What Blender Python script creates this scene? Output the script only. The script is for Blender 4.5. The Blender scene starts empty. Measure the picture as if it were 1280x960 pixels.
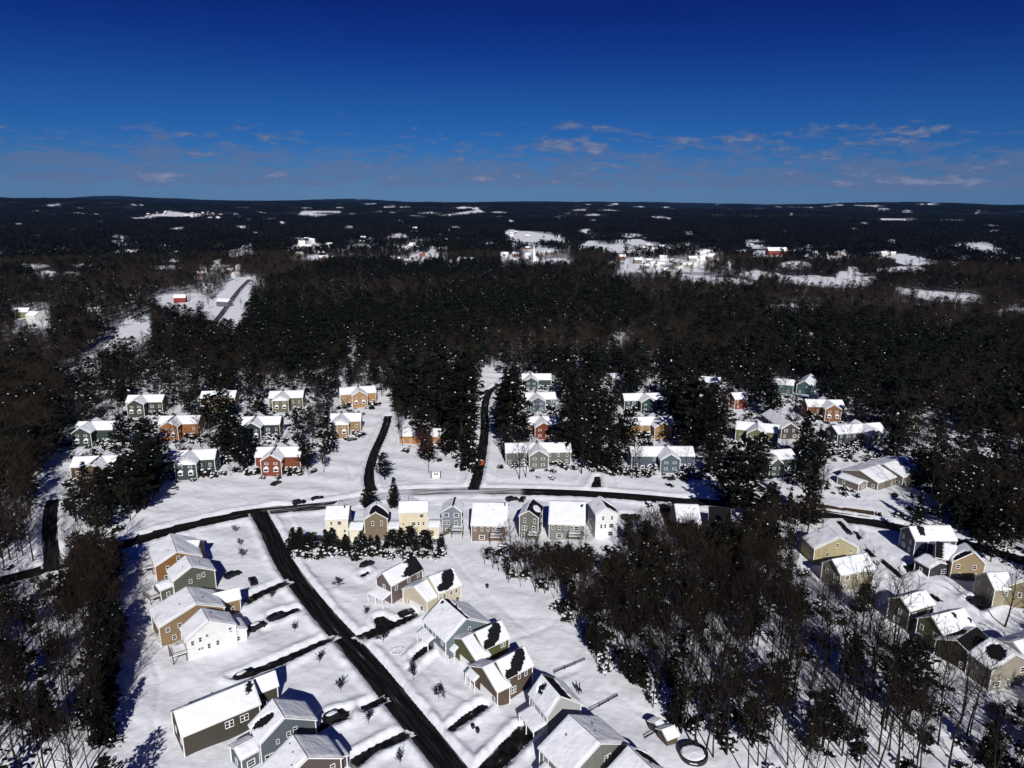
import bpy, math, random
import numpy as np
from mathutils import Vector, Matrix

random.seed(7); np.random.seed(7)
SC = bpy.context.scene
COL = SC.collection
R = math.radians

# ------------------------------------------------------------------ camera
FPX, CH, PITCH, ROLL = 888.0, 110.0, R(14.4), R(0.45)
_f = Vector((0, math.cos(PITCH), -math.sin(PITCH)))
_r0, _u0 = Vector((1, 0, 0)), Vector((0, math.sin(PITCH), math.cos(PITCH)))
_r = _r0*math.cos(ROLL) + _u0*math.sin(ROLL)
_u = -_r0*math.sin(ROLL) + _u0*math.cos(ROLL)
cam_d = bpy.data.cameras.new('camera'); cam = bpy.data.objects.new('camera', cam_d); COL.objects.link(cam)
cam.matrix_world = Matrix(((_r.x, _u.x, -_f.x, 0), (_r.y, _u.y, -_f.y, 0), (_r.z, _u.z, -_f.z, CH), (0, 0, 0, 1)))
cam_d.sensor_width = 36; cam_d.lens = 36*FPX/1280; cam_d.clip_start = 1; cam_d.clip_end = 60000
SC.camera = cam

def G(u, v, z=0.0):
    """ground point (height z) seen at photo position u, v"""
    d = _f*FPX + _r*(u-640) - _u*(v-480)
    t = (z-CH)/d.z
    return Vector((d.x*t, d.y*t, z))

def P(x, y, z):
    """photo position of world points (numpy)"""
    x = np.asarray(x, float); y = np.asarray(y, float); z = np.asarray(z, float)-CH
    dep = x*_f.x + y*_f.y + z*_f.z
    dep = np.where(dep < 1, 1, dep)
    return 640+FPX*(x*_r.x+y*_r.y+z*_r.z)/dep, 480-FPX*(x*_u.x+y*_u.y+z*_u.z)/dep

def inpoly(u, v, poly):
    u = np.asarray(u, float); v = np.asarray(v, float)
    c = np.zeros(u.shape, bool); n = len(poly)
    for i in range(n):
        x1, y1 = poly[i]; x2, y2 = poly[(i+1) % n]
        if y1 == y2: continue
        c ^= ((y1 > v) != (y2 > v)) & (u < (x2-x1)*(v-y1)/(y2-y1)+x1)
    return c

# ------------------------------------------------------------------ terrain relief
_rs = np.random.RandomState(3)
def _waves(n, wl):
    a = _rs.uniform(0, 2*math.pi, n); k = 2*math.pi/(wl*_rs.uniform(.75, 1.35, n))
    return np.cos(a)*k, np.sin(a)*k, _rs.uniform(0, 6.28, n)
_W = [(_waves(7, 5200), 1.0), (_waves(8, 2300), .55), (_waves(8, 1000), .22)]
_U = [(_waves(7, 17), 1.0), (_waves(7, 7), .28), (_waves(8, 3), .16)]
def _sum(W, x, y):
    s = 0
    for (kx, ky, ph), amp in W:
        t = 0
        for a, b, c in zip(kx, ky, ph): t = t+np.sin(a*x+b*y+c)
        s = s+amp*t/math.sqrt(len(kx))
    return s
def sst(a, b, x):
    t = np.clip((x-a)/(b-a), 0, 1); return t*t*(3-2*t)
_maz = math.atan((150-640)/888.0)
def T(x, y):
    x = np.asarray(x, float); y = np.asarray(y, float)
    r = np.hypot(x, y)
    n = _sum(_W, x, y)
    h = sst(1500, 9500, r)*(62+26*n) + sst(900, 2500, r)*(1-sst(2500, 6000, r))*6*n
    mx, my = 17500*math.sin(_maz), 17500*math.cos(_maz)
    lx = (x-mx)*math.cos(_maz)-(y-my)*math.sin(_maz); ly = (x-mx)*math.sin(_maz)+(y-my)*math.cos(_maz)
    h = h + 62*np.exp(-(lx/620)**2-(ly/900)**2) + 22*np.exp(-((lx+250)/1500)**2-(ly/900)**2)
    return h

# ------------------------------------------------------------------ materials
def srgb(c):
    return tuple((x/12.92 if x <= .04045 else ((x+.055)/1.055)**2.4) for x in [k/255 for k in c])
def new_mat(name):
    m = bpy.data.materials.new(name); m.use_nodes = True
    nt = m.node_tree; b = nt.nodes['Principled BSDF']
    return m, nt, b
def mat(name, col, rough=.8, var=.18, scale=2.0, bump=0.0, spec=.3, metal=0.0, detail=4):
    m, nt, b = new_mat(name)
    b.inputs['Roughness'].default_value = rough
    b.inputs['Specular IOR Level'].default_value = spec
    b.inputs['Metallic'].default_value = metal
    tc = nt.nodes.new('ShaderNodeTexCoord'); nz = nt.nodes.new('ShaderNodeTexNoise')
    nz.inputs['Scale'].default_value = scale; nz.inputs['Detail'].default_value = detail
    nt.links.new(tc.outputs['Object'], nz.inputs['Vector'])
    rp = nt.nodes.new('ShaderNodeValToRGB')
    rp.color_ramp.elements[0].position = .3; rp.color_ramp.elements[1].position = .7
    rp.color_ramp.elements[0].color = tuple(c*(1-var) for c in col)+(1,)
    rp.color_ramp.elements[1].color = tuple(min(1, c*(1+var)) for c in col)+(1,)
    nt.links.new(nz.outputs['Fac'], rp.inputs['Fac']); nt.links.new(rp.outputs['Color'], b.inputs['Base Color'])
    if bump:
        bp = nt.nodes.new('ShaderNodeBump'); bp.inputs['Strength'].default_value = bump; bp.inputs['Distance'].default_value = .1
        nt.links.new(nz.outputs['Fac'], bp.inputs['Height']); nt.links.new(bp.outputs['Normal'], b.inputs['Normal'])
    return m

SNOW_COL = (.83, .85, .90)
def snow_surface(name, dark=None, col=SNOW_COL, bscale=.35, bstr=.5):
    m, nt, b = new_mat(name)
    b.inputs['Roughness'].default_value = .65; b.inputs['Specular IOR Level'].default_value = .25
    tc = nt.nodes.new('ShaderNodeTexCoord')
    n1 = nt.nodes.new('ShaderNodeTexNoise'); n1.inputs['Scale'].default_value = bscale; n1.inputs['Detail'].default_value = 9; n1.inputs['Roughness'].default_value = .5
    nt.links.new(tc.outputs['Object'], n1.inputs['Vector'])
    bp = nt.nodes.new('ShaderNodeBump'); bp.inputs['Strength'].default_value = bstr; bp.inputs['Distance'].default_value = .6
    nt.links.new(n1.outputs['Fac'], bp.inputs['Height']); nt.links.new(bp.outputs['Normal'], b.inputs['Normal'])
    n2 = nt.nodes.new('ShaderNodeTexNoise'); n2.inputs['Scale'].default_value = .05; n2.inputs['Detail'].default_value = 5
    nt.links.new(tc.outputs['Object'], n2.inputs['Vector'])
    mx = nt.nodes.new('ShaderNodeMix'); mx.data_type = 'RGBA'
    mx.inputs[6].default_value = tuple(c*.86 for c in col)+(1,); mx.inputs[7].default_value = tuple(min(.95, c*1.05) for c in col)+(1,)
    nt.links.new(n2.outputs['Fac'], mx.inputs[0])
    out = mx.outputs[2]
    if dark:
        at = nt.nodes.new('ShaderNodeAttribute'); at.attribute_name = 'brush_shade'  # mask for underbrush and the shade painted in beneath the trees
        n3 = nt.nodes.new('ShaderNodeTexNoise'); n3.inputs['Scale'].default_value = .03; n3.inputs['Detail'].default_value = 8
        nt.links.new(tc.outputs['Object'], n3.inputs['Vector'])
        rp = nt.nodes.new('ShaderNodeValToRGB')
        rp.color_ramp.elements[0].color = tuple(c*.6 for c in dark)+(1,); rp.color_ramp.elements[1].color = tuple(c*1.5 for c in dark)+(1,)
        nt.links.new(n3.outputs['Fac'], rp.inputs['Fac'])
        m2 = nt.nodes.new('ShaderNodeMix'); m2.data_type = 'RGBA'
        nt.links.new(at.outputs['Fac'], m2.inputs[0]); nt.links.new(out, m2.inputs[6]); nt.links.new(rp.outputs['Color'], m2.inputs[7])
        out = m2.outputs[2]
    nt.links.new(out, b.inputs['Base Color'])
    return m

def asphalt_mat(name, slush_col=(.72, .73, .77)):
    m, nt, b = new_mat(name)
    b.inputs['Roughness'].default_value = .9; b.inputs['Specular IOR Level'].default_value = .05
    at = nt.nodes.new('ShaderNodeAttribute'); at.attribute_name = 'slush'
    av = nt.nodes.new('ShaderNodeAttribute'); av.attribute_name = 'lane'
    tc = nt.nodes.new('ShaderNodeTexCoord')
    mp = nt.nodes.new('ShaderNodeCombineXYZ'); sp = nt.nodes.new('ShaderNodeSeparateXYZ')
    nt.links.new(av.outputs['Vector'], sp.inputs[0]); nt.links.new(sp.outputs[0], mp.inputs[0])
    ml = nt.nodes.new('ShaderNodeMath'); ml.operation = 'MULTIPLY'; ml.inputs[1].default_value = .06
    nt.links.new(sp.outputs[1], ml.inputs[0]); nt.links.new(ml.outputs[0], mp.inputs[1])
    nz = nt.nodes.new('ShaderNodeTexNoise'); nz.inputs['Scale'].default_value = 1.3; nz.inputs['Detail'].default_value = 6
    nt.links.new(mp.outputs[0], nz.inputs['Vector'])
    ad = nt.nodes.new('ShaderNodeMath'); ad.operation = 'ADD'; nt.links.new(nz.outputs['Fac'], ad.inputs[0]); nt.links.new(at.outputs['Fac'], ad.inputs[1])
    rp = nt.nodes.new('ShaderNodeValToRGB')
    rp.color_ramp.elements[0].position = .50; rp.color_ramp.elements[0].color = (.0045, .0045, .005, 1)
    rp.color_ramp.elements[1].position = 1.0; rp.color_ramp.elements[1].color = slush_col+(1,)
    e = rp.color_ramp.elements.new(.72); e.color = (.02, .02, .022, 1)
    nt.links.new(ad.outputs[0], rp.inputs['Fac']); nt.links.new(rp.outputs['Color'], b.inputs['Base Color'])
    return m

M = {}
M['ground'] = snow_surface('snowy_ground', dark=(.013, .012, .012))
M['snow'] = snow_surface('snow_cover', bscale=.8, bstr=.35)
M['clump'] = mat('snow_clump', (.78, .8, .85), .7, .1, 3)
M['asphalt'] = asphalt_mat('wet_asphalt')
M['shingle'] = mat('dark_shingles', (.011, .011, .013), .95, .35, 3, spec=.05)
M['trim'] = mat('white_trim', (.75, .75, .74), .5, .05)
M['glass'] = mat('window_glass', (.012, .014, .018), .08, .3, 1, spec=.6)
M['wood'] = mat('weathered_deck_wood', (.11, .08, .06), .8, .3, 4)
M['brick'] = mat('chimney_brick', (.12, .055, .04), .9, .3, 6)
M['bark'] = mat('grey_brown_bark', (.022, .017, .014), .9, .4, 5, spec=.1)
M['twig'] = mat('brown_twigs', (.0145, .011, .0092), .9, .4, .6, spec=.05)
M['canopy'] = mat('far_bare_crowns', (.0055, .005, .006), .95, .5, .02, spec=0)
M['fartwig'] = mat('brown_grey_twigs', (.034, .0245, .019), .95, .45, .02, spec=0)
M['redtwig'] = mat('reddish_twigs', (.05, .014, .012), .9, .3, .6)
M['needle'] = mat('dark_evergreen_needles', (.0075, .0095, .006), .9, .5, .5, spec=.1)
M['leafbrown'] = mat('brown_leaves', (.022, .016, .011), .9, .4, .8, spec=.1)
M['black'] = mat('black_car_paint', (.008, .008, .01), .35, .2, 1, spec=.35)
M['rubber'] = mat('black_rubber', (.012, .012, .012), .9)
M['orange'] = mat('orange_paint', (.50, .10, .02), .4, .1)
M['redp'] = mat('red_paint', (.35, .02, .02), .4, .1)
M['grass'] = mat('brown_winter_grass', (.06, .035, .012), .95, .5, .5)
M['metal'] = mat('dull_grey_metal', (.18, .18, .19), .5, .2, 3, metal=.6)
M['plastic'] = mat('dark_plastic', (.02, .02, .022), .5)
_wm = {}
def wallmat(c):
    if c not in _wm:
        k_ = 1.3 if min(c) > 170 else 1.75
        l_ = srgb(c); g_ = sum(l_)/3; a = tuple(min(.85, (x*.78+g_*.22)/k_) for x in l_)
        m, nt, b = new_mat('siding_%d_%d_%d' % c)
        b.inputs['Roughness'].default_value = .75; b.inputs['Specular IOR Level'].default_value = .2
        tc = nt.nodes.new('ShaderNodeTexCoord')
        sp = nt.nodes.new('ShaderNodeSeparateXYZ'); nt.links.new(tc.outputs['Object'], sp.inputs[0])
        sw = nt.nodes.new('ShaderNodeMath'); sw.operation = 'FRACT'
        mu = nt.nodes.new('ShaderNodeMath'); mu.operation = 'MULTIPLY'; mu.inputs[1].default_value = 5.0
        nt.links.new(sp.outputs[2], mu.inputs[0]); nt.links.new(mu.outputs[0], sw.inputs[0])
        nz = nt.nodes.new('ShaderNodeTexNoise'); nz.inputs['Scale'].default_value = .7; nz.inputs['Detail'].default_value = 5
        nt.links.new(tc.outputs['Object'], nz.inputs['Vector'])
        mx = nt.nodes.new('ShaderNodeMix'); mx.data_type = 'RGBA'
        mx.inputs[6].default_value = tuple(k*.82 for k in a)+(1,); mx.inputs[7].default_value = tuple(min(.9, k*1.14) for k in a)+(1,)
        nt.links.new(nz.outputs['Fac'], mx.inputs[0]); nt.links.new(mx.outputs[2], b.inputs['Base Color'])
        bp = nt.nodes.new('ShaderNodeBump'); bp.inputs['Strength'].default_value = .5; bp.inputs['Distance'].default_value = .03
        nt.links.new(sw.outputs[0], bp.inputs['Height']); nt.links.new(bp.outputs['Normal'], b.inputs['Normal'])
        _wm[c] = m
    return _wm[c]

# ------------------------------------------------------------------ mesh helpers
class MB:
    def __init__(s): s.v = []; s.f = []; s.m = []
    def face(s, pts, mi=0):
        n = len(s.v); s.v.extend(tuple(p) for p in pts); s.f.append(tuple(range(n, n+len(pts)))); s.m.append(mi)
    def box(s, c, d, mi=0, rz=0.0):
        cx, cy, cz = c; dx, dy, dz = d[0]/2, d[1]/2, d[2]/2
        ca, sa = math.cos(rz), math.sin(rz); n = len(s.v)
        for z in (-dz, dz):
            for x, y in ((-dx, -dy), (dx, -dy), (dx, dy), (-dx, dy)):
                s.v.append((cx+x*ca-y*sa, cy+x*sa+y*ca, cz+z))
        for q in ((3, 2, 1, 0), (4, 5, 6, 7), (0, 1, 5, 4), (1, 2, 6, 5), (2, 3, 7, 6), (3, 0, 4, 7)):
            s.f.append(tuple(n+i for i in q)); s.m.append(mi)
    def bar(s, p, q, w, h=None, mi=0):
        """box-section bar from p to q"""
        p = Vector(p); q = Vector(q); h = h or w; d = (q-p).normalized()
        up = Vector((0, 0, 1)) if abs(d.z) < .9 else Vector((1, 0, 0))
        a = d.cross(up).normalized()*(w/2); b = a.cross(d).normalized()*(h/2); n = len(s.v)
        for o in (p, q):
            for k in (a+b, b-a, -a-b, a-b): s.v.append(tuple(o+k))
        for i in range(4):
            j = (i+1) % 4; s.f.append((n+i, n+j, n+4+j, n+4+i)); s.m.append(mi)
        s.f.append((n+3, n+2, n+1, n)); s.m.append(mi); s.f.append((n+4, n+5, n+6, n+7)); s.m.append(mi)
    def seg(s, p, q, r0, r1, k=3, mi=0):
        p = Vector(p); q = Vector(q); d = (q-p)
        if d.length < 1e-5: return
        d.normalize(); up = Vector((0, 0, 1)) if abs(d.z) < .9 else Vector((1, 0, 0))
        a = d.cross(up).normalized(); b = a.cross(d); n = len(s.v)
        for o, r in ((p, r0), (q, r1)):
            for i in range(k):
                t = 6.2832*i/k; s.v.append(tuple(o+a*(r*math.cos(t))+b*(r*math.sin(t))))
        for i in range(k):
            j = (i+1) % k; s.f.append((n+i, n+j, n+k+j, n+k+i)); s.m.append(mi)
    def lump(s, c, rx, ry, rz, mi=0, seed=0, nu=7, nv=4):
        rg = random.Random(seed); n = len(s.v)
        for j in range(nv+1):
            t = math.pi*j/nv
            for i in range(nu):
                a = 6.2832*i/nu; k = 1+rg.uniform(-.18, .18)
                s.v.append((c[0]+rx*k*math.sin(t)*math.cos(a), c[1]+ry*k*math.sin(t)*math.sin(a), c[2]+rz*k*math.cos(t)))
        for j in range(nv):
            for i in range(nu):
                i2 = (i+1) % nu
                s.f.append((n+j*nu+i, n+(j+1)*nu+i, n+(j+1)*nu+i2, n+j*nu+i2)); s.m.append(mi)
    def mesh(s, name, mats, smooth=False):
        me = bpy.data.meshes.new(name); me.from_pydata(s.v, [], s.f)
        for m in mats: me.materials.append(m)
        if len(mats) > 1: me.polygons.foreach_set('material_index', s.m)
        if smooth: me.polygons.foreach_set('use_smooth', [True]*len(s.f))
        me.update(); return me

def link(name, data, parent=None, loc=None, rz=0.0, scale=None):
    o = bpy.data.objects.new(name, data); COL.objects.link(o)
    if parent is not None: o.parent = parent
    if loc is not None: o.location = loc
    if rz: o.rotation_euler = (0, 0, rz)
    if scale is not None: o.scale = scale if hasattr(scale, '__len__') else (scale,)*3
    return o
def tag(o, label, cat, group=None):
    o['label'] = label; o['category'] = cat
    if group: o['group'] = group
    return o
def thing(name, label, cat, loc, rz=0.0, group=None, scale=None):
    return tag(link(name, None, None, loc, rz, scale), label, cat, group)

# ------------------------------------------------------------------ road network (photo positions on the ground)
def path(px): return [G(u, v) for u, v in px]
def resample(pts, step):
    # Catmull-Rom through the points
    out = []
    for i in range(len(pts)-1):
        p0 = pts[max(0, i-1)]; p1 = pts[i]; p2 = pts[i+1]; p3 = pts[min(len(pts)-1, i+2)]
        n = max(2, int((p2-p1).length/step))
        for k in range(n):
            t = k/n
            out.append(.5*((2*p1)+(p2-p0)*t+(2*p0-5*p1+4*p2-p3)*t*t+(3*p1-p0-3*p2+p3)*t**3))
    out.append(pts[-1]); return out
ROADS = {
 'main_road': (path([(-90, 752), (0, 727), (75, 706), (130, 689), (200, 667), (260, 652), (320, 640), (365, 636), (410, 631.5), (460, 623), (500, 616.5), (560, 614), (620, 614), (700, 616), (760, 619), (800, 622), (860, 627), (920, 631), (1000, 641), (1080, 652), (1160, 668), (1240, 690), (1330, 715)]), 7.6),
 'side_street': (path([(323, 640), (338, 668), (356, 704), (382, 741), (410, 775), (440, 808), (470, 843), (510, 893), (545, 936), (580, 982), (615, 1030)]), 5.7),
 'north_lane': (path([(466, 614), (461, 602), (462, 588), (468, 566), (477, 546), (483, 530), (485, 520)]), 4.2),
 'centre_lane': (path([(592, 612), (598, 590), (603, 562), (606, 535), (606, 508), (612, 490), (626, 480)]), 4.4),
 'west_lane': (path([(66, 708), (62, 668), (63, 640), (66, 625)]), 4.5),
 'east_street': (path([(1040, 648), (1062, 668), (1090, 693), (1125, 720), (1160, 745), (1200, 775), (1245, 800), (1320, 822)]), 6.0),
 'hill_road': (path([(268, 405), (283, 385), (300, 362), (312, 350)]), 5.5),
}
ROADS = {k: (resample(p, 3.0), w) for k, (p, w) in ROADS.items()}
# bare driveways (photo polygons)
DRIVES = [
 [(303, 750), (322, 740), (355, 726), (363, 730), (330, 745), (309, 757)],
 [(336, 771), (346, 767), (372, 760), (377, 763), (352, 774), (338, 777)],
 [(286, 848), (330, 831), (410, 797), (419, 800), (350, 833), (300, 851)],
 [(395, 912), (412, 893), (437, 888), (436, 899), (412, 908), (398, 917)],
 [(450, 884), (478, 871), (486, 877), (455, 890)],
 [(437, 950), (462, 935), (505, 914), (513, 922), (470, 941), (445, 962)],
 [(445, 795), (470, 784), (467, 773), (478, 770), (492, 777), (520, 766), (524, 771), (480, 792), (455, 802)],
 [(514, 822), (528, 810), (544, 802), (548, 806), (530, 818), (516, 828)],
 [(558, 912), (580, 894), (602, 880), (612, 884), (590, 899), (566, 915)],
 [(590, 968), (620, 936), (648, 908), (664, 905), (673, 916), (640, 950), (620, 970)],
 [(450, 719), (460, 714), (462, 717), (453, 722)],
 [(776, 643), (795, 643), (799, 650), (780, 651)],
 [(1128, 707), (1150, 703), (1158, 710), (1134, 716)],
 [(822, 629), (838, 630), (850, 668), (838, 668), (827, 640)],
 [(1208, 750), (1240, 740), (1258, 752), (1225, 764)],
 [(738, 610), (752, 610), (750, 595), (744, 595)],
 [(1045, 652), (1051, 651), (1066, 667), (1060, 669)], [(1079, 687), (1085, 686), (1095, 696), (1089, 697)],
 [(1099, 701), (1105, 700), (1130, 721), (1124, 723)], [(1159, 743), (1165, 742), (1178, 751), (1172, 753)], [(1066, 664), (1071, 664), (1078, 673), (1073, 675)],
]
DRIVES_W = [[G(u, v) for u, v in d] for d in DRIVES]
def road_dist(x, y):
    """distance outside the nearest ploughed edge (negative inside)"""
    x = np.asarray(x, float); y = np.asarray(y, float)
    best = np.full(x.shape, 1e9)
    for nm, (pts, w) in ROADS.items():
        step = 2
        q = pts[::step]+[pts[-1]]
        for a, b in zip(q[:-1], q[1:]):
            dx, dy = b.x-a.x, b.y-a.y; L = dx*dx+dy*dy
            if L < 1e-6: continue
            t = np.clip(((x-a.x)*dx+(y-a.y)*dy)/L, 0, 1)
            best = np.minimum(best, np.hypot(x-a.x-t*dx, y-a.y-t*dy)-w/2)
    for d in DRIVES_W:
        dd = np.full(x.shape, 1e9); n = len(d)
        for i in range(n):
            a, b = d[i], d[(i+1) % n]
            dx, dy = b.x-a.x, b.y-a.y; L = dx*dx+dy*dy
            t = np.clip(((x-a.x)*dx+(y-a.y)*dy)/L, 0, 1)
            dd = np.minimum(dd, np.hypot(x-a.x-t*dx, y-a.y-t*dy))
        ins = inpoly(x, y, [(p.x, p.y) for p in d])
        best = np.minimum(best, np.where(ins, -dd, dd))
    return best

# snow fields in the far land (photo polygons)
FIELDS = [
 [(98, 453), (165, 392), (187, 397), (192, 424), (150, 446)],
 [(258, 410), (266, 376), (288, 348), (321, 345), (312, 385), (302, 410)],
 [(186, 376), (200, 368), (255, 366), (268, 378), (262, 392), (215, 390)],
 [(15, 388), (62, 388), (64, 408), (20, 412)],
 [(434, 474), (437, 428), (447, 420), (450, 474)],
 [(720, 313), (735, 301), (800, 299), (820, 306), (812, 312), (770, 317)],
 [(772, 341), (778, 330), (830, 322), (880, 328), (880, 340)],
 [(970, 353), (975, 345), (1015, 344), (1060, 349), (1104, 344), (1085, 359), (1040, 360)],
 [(1118, 366), (1122, 359), (1165, 364), (1228, 368), (1226, 379), (1170, 377)],
 [(1230, 389), (1280, 384), (1300, 384), (1300, 391)],
 [(373, 269), (378, 263), (425, 264), (426, 266), (398, 271)],
 [(160, 270), (204, 267), (213, 262), (228, 266), (278, 268), (240, 271)],
 [(198, 288), (232, 283), (232, 289), (200, 290)],
 [(628, 296), (632, 289), (660, 289), (703, 296), (700, 301), (640, 301)],
 [(368, 308), (375, 300), (405, 303), (400, 312)],
 [(620, 328), (636, 317), (650, 322), (646, 329)],
 [(510, 324), (520, 313), (550, 312), (548, 325)],
 [(848, 350), (852, 343), (920, 348), (945, 352), (940, 357), (890, 355)],
 [(1188, 306), (1195, 302), (1256, 310), (1258, 318), (1215, 315)],
 [(1098, 277), (1102, 273), (1150, 274), (1150, 278)],
 [(1172, 278), (1176, 274), (1206, 275), (1204, 278)],
 [(935, 322), (945, 313), (985, 315), (980, 321)],
 [(690, 276), (697, 268), (708, 270), (706, 275)],
 [(480, 259), (482, 256), (494, 256), (494, 259)],
 [(546, 270), (600, 262), (606, 265), (560, 271)],
 [(1085, 324), (1090, 319), (1145, 320), (1145, 324)],
 [(755, 430), (790, 415), (795, 420), (770, 435)],
 [(955, 386), (962, 380), (1030, 381), (1028, 388)],
 [(1128, 540), (1150, 515), (1180, 515), (1262, 560), (1255, 580), (1200, 570)],
]
_rf = random.Random(909)
for fk in range(300):
    fv = 255+_rf.random()**1.5*90; fu = _rf.uniform(-20, 1300); fw = _rf.uniform(4, 22)*(.5+(fv-250)/90); fh = _rf.uniform(1.2, 2.8)*(.5+(fv-250)/45)
    if 230 < fu < 840 and fv > 330: continue
    fn = _rf.randint(5, 8)
    FIELDS.append([(fu+fw*math.cos(6.283*i/fn)*_rf.uniform(.5, 1.1), fv+fh*math.sin(6.283*i/fn)*_rf.uniform(.4, 1.2)) for i in range(fn)])
def in_fields(u, v):
    c = np.zeros(np.asarray(u).shape, bool)
    for f in FIELDS: c |= inpoly(u, v, f)
    return c
TOWN = [  # built-up strips with thinner woods
 [(360, 326), (370, 298), (560, 296), (560, 328)], [(625, 336), (632, 288), (708, 290), (720, 330)], [(765, 345), (775, 300), (890, 304), (935, 340), (860, 349)],
 [(0, 420), (0, 378), (70, 378), (70, 420)], [(90, 400), (110, 375), (330, 340), (330, 400)],
 [(240, 350), (250, 330), (300, 330), (300, 350)],
]
def in_town(u, v):
    c = np.zeros(np.asarray(u).shape, bool)
    for f in TOWN: c |= inpoly(u, v, f)
    return c

# ------------------------------------------------------------------ ground sheet
TRACKS = [path(t) for t in [
 [(466, 716), (440, 722), (404, 738)], [(478, 748), (440, 752), (418, 742)], [(305, 770), (330, 790), (352, 772)], [(250, 845), (300, 822), (330, 812)],
 [(545, 822), (500, 862)], [(520, 812), (536, 850), (590, 880)], [(600, 735), (640, 770), (705, 775)], [(640, 800), (690, 783), (720, 790)], [(725, 835), (690, 850), (668, 872)],
 [(560, 690), (600, 740), (650, 780)], [(420, 585), (380, 600), (330, 612)], [(430, 570), (440, 600)], [(200, 640), (260, 620), (330, 612), (400, 608)], [(500, 600), (560, 604), (590, 606)],
 [(640, 604), (700, 606), (735, 606)], [(760, 606), (830, 612), (890, 618)], [(1100, 735), (1130, 745)], [(1180, 720), (1225, 770)], [(850, 915), (800, 890), (760, 865)], [(180, 800), (200, 850), (190, 930)]]]
def build_ground():
    th = np.concatenate([np.arange(-180, -46, 4.0), np.arange(-44, 44.01, .105), np.arange(46, 180.1, 4.0)])
    th[-1] = 180.0
    r = [6.0]
    while r[-1] < 21000:
        k = r[-1]
        r.append(k*(1.05 if k < 90 else 1.0062 if k < 520 else 1.012 if k < 3000 else 1.018))
    r = np.array(r)
    TH, RR = np.meshgrid(np.radians(th), r)
    x = RR*np.sin(TH); y = RR*np.cos(TH)
    z = T(x, y)
    near = (RR < 900) & (np.abs(TH) < .85) & (RR > 80)
    d = road_dist(x[near], y[near])
    w = 1-sst(620, 900, RR[near])
    und = .21*_sum(_U, x[near], y[near])
    bumps = _sum(_U[1:], x[near]*1.3, y[near]*1.3)
    flatd = np.exp(-((d-5.2)/.7)**2)*.22-np.exp(-((d-6.6)/.6)**2)*.16
    bank = np.exp(-((d-1.4)/1.1)**2)*(.8+.55*bumps)
    flat = sst(.1, 3.0, d)
    foot = np.zeros(d.shape)
    for tr in TRACKS:
        for a, b in zip(tr[:-1], tr[1:]):
            dx, dy = b.x-a.x, b.y-a.y; L = dx*dx+dy*dy; t = np.clip(((x[near]-a.x)*dx+(y[near]-a.y)*dy)/L, 0, 1)
            foot = np.maximum(foot, np.exp(-(np.hypot(x[near]-a.x-t*dx, y[near]-a.y-t*dy)/.75)**2))
    z[near] += w*np.where(d < .1, -.10, flat*(und+.22)+sst(0, .5, d)*bank-.85*flatd*(y[near] > 225)-foot*(.22+.1*bumps))
    z = np.where(RR < 80, z, z)
    u, v = P(x, y, z)
    br = .8*sst(500, 760, RR)+.2*sst(950, 1500, RR)  # dark underbrush tone; also paints woodland shade into the ground colour
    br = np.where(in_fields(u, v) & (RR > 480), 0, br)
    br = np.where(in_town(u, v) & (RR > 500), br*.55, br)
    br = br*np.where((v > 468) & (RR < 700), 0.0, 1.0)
    nr, nc = RR.shape
    vs = np.stack([x, y, z], -1).reshape(-1, 3)
    i = np.arange(nr-1)[:, None]*nc+np.arange(nc-1)[None, :]
    q = np.stack([i, i+1, i+nc+1, i+nc], -1).reshape(-1, 4)[:, ::-1]
    me = bpy.data.meshes.new('ground')
    me.vertices.add(len(vs)); me.vertices.foreach_set('co', vs.ravel())
    me.loops.add(q.size); me.loops.foreach_set('vertex_index', q.ravel().astype(np.int32))
    me.polygons.add(len(q)); me.polygons.foreach_set('loop_start', np.arange(0, q.size, 4, dtype=np.int32))
    me.polygons.foreach_set('use_smooth', np.ones(len(q), bool))
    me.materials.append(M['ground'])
    a = me.attributes.new('brush_shade', 'FLOAT', 'POINT'); a.data.foreach_set('value', br.ravel().astype(np.float32))
    me.update(calc_edges=True); me.validate()
    o = link('ground', me); o['kind'] = 'structure'
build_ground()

def build_road(name, pts, width, slush=lambda u, v: 0.0, z=0.0):
    n = 9; vs = []; fs = []; sl = []; ln = []; dist = 0
    for i, p in enumerate(pts):
        a = pts[max(0, i-1)]; b = pts[min(len(pts)-1, i+1)]; t = (b-a); t.z = 0; t.normalize(); s = Vector((-t.y, t.x, 0))
        if i: dist += (p-pts[i-1]).length
        zz = float(T(p.x, p.y))+z
        uu, vv = P(p.x, p.y, 0); base = slush(float(uu), float(vv))
        for k in range(n):
            c = -1+2*k/(n-1); c = math.copysign(abs(c)**.7, c); ww = width/2+.75
            q = p+s*(c*ww); vs.append((q.x, q.y, zz))
            edge = max(0, abs(c)-.70)*1.75
            sl.append(base+edge+.085*(abs(c) < .12)+.05*(abs(abs(c)-.62) < .1)); ln.append((c*width/2*1.2, dist, 0))
    for i in range(len(pts)-1):
        for k in range(n-1): fs.append((i*n+k, i*n+k+1, (i+1)*n+k+1, (i+1)*n+k))
    me = bpy.data.meshes.new(name); me.from_pydata(vs, [], fs); me.materials.append(M['asphalt'])
    a = me.attributes.new('slush', 'FLOAT', 'POINT'); a.data.foreach_set('value', sl)
    a = me.attributes.new('lane', 'FLOAT_VECTOR', 'POINT'); a.data.foreach_set('vector', [c for l in ln for c in l])
    me.update(); o = link(name, me); o['kind'] = 'structure'
def main_slush(u, v):
    return .02 if u < 330 else (.17 if u < 420 else (.42 if u < 510 else (.31 if u < 650 else .0)))
zz = 0.0
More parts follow.
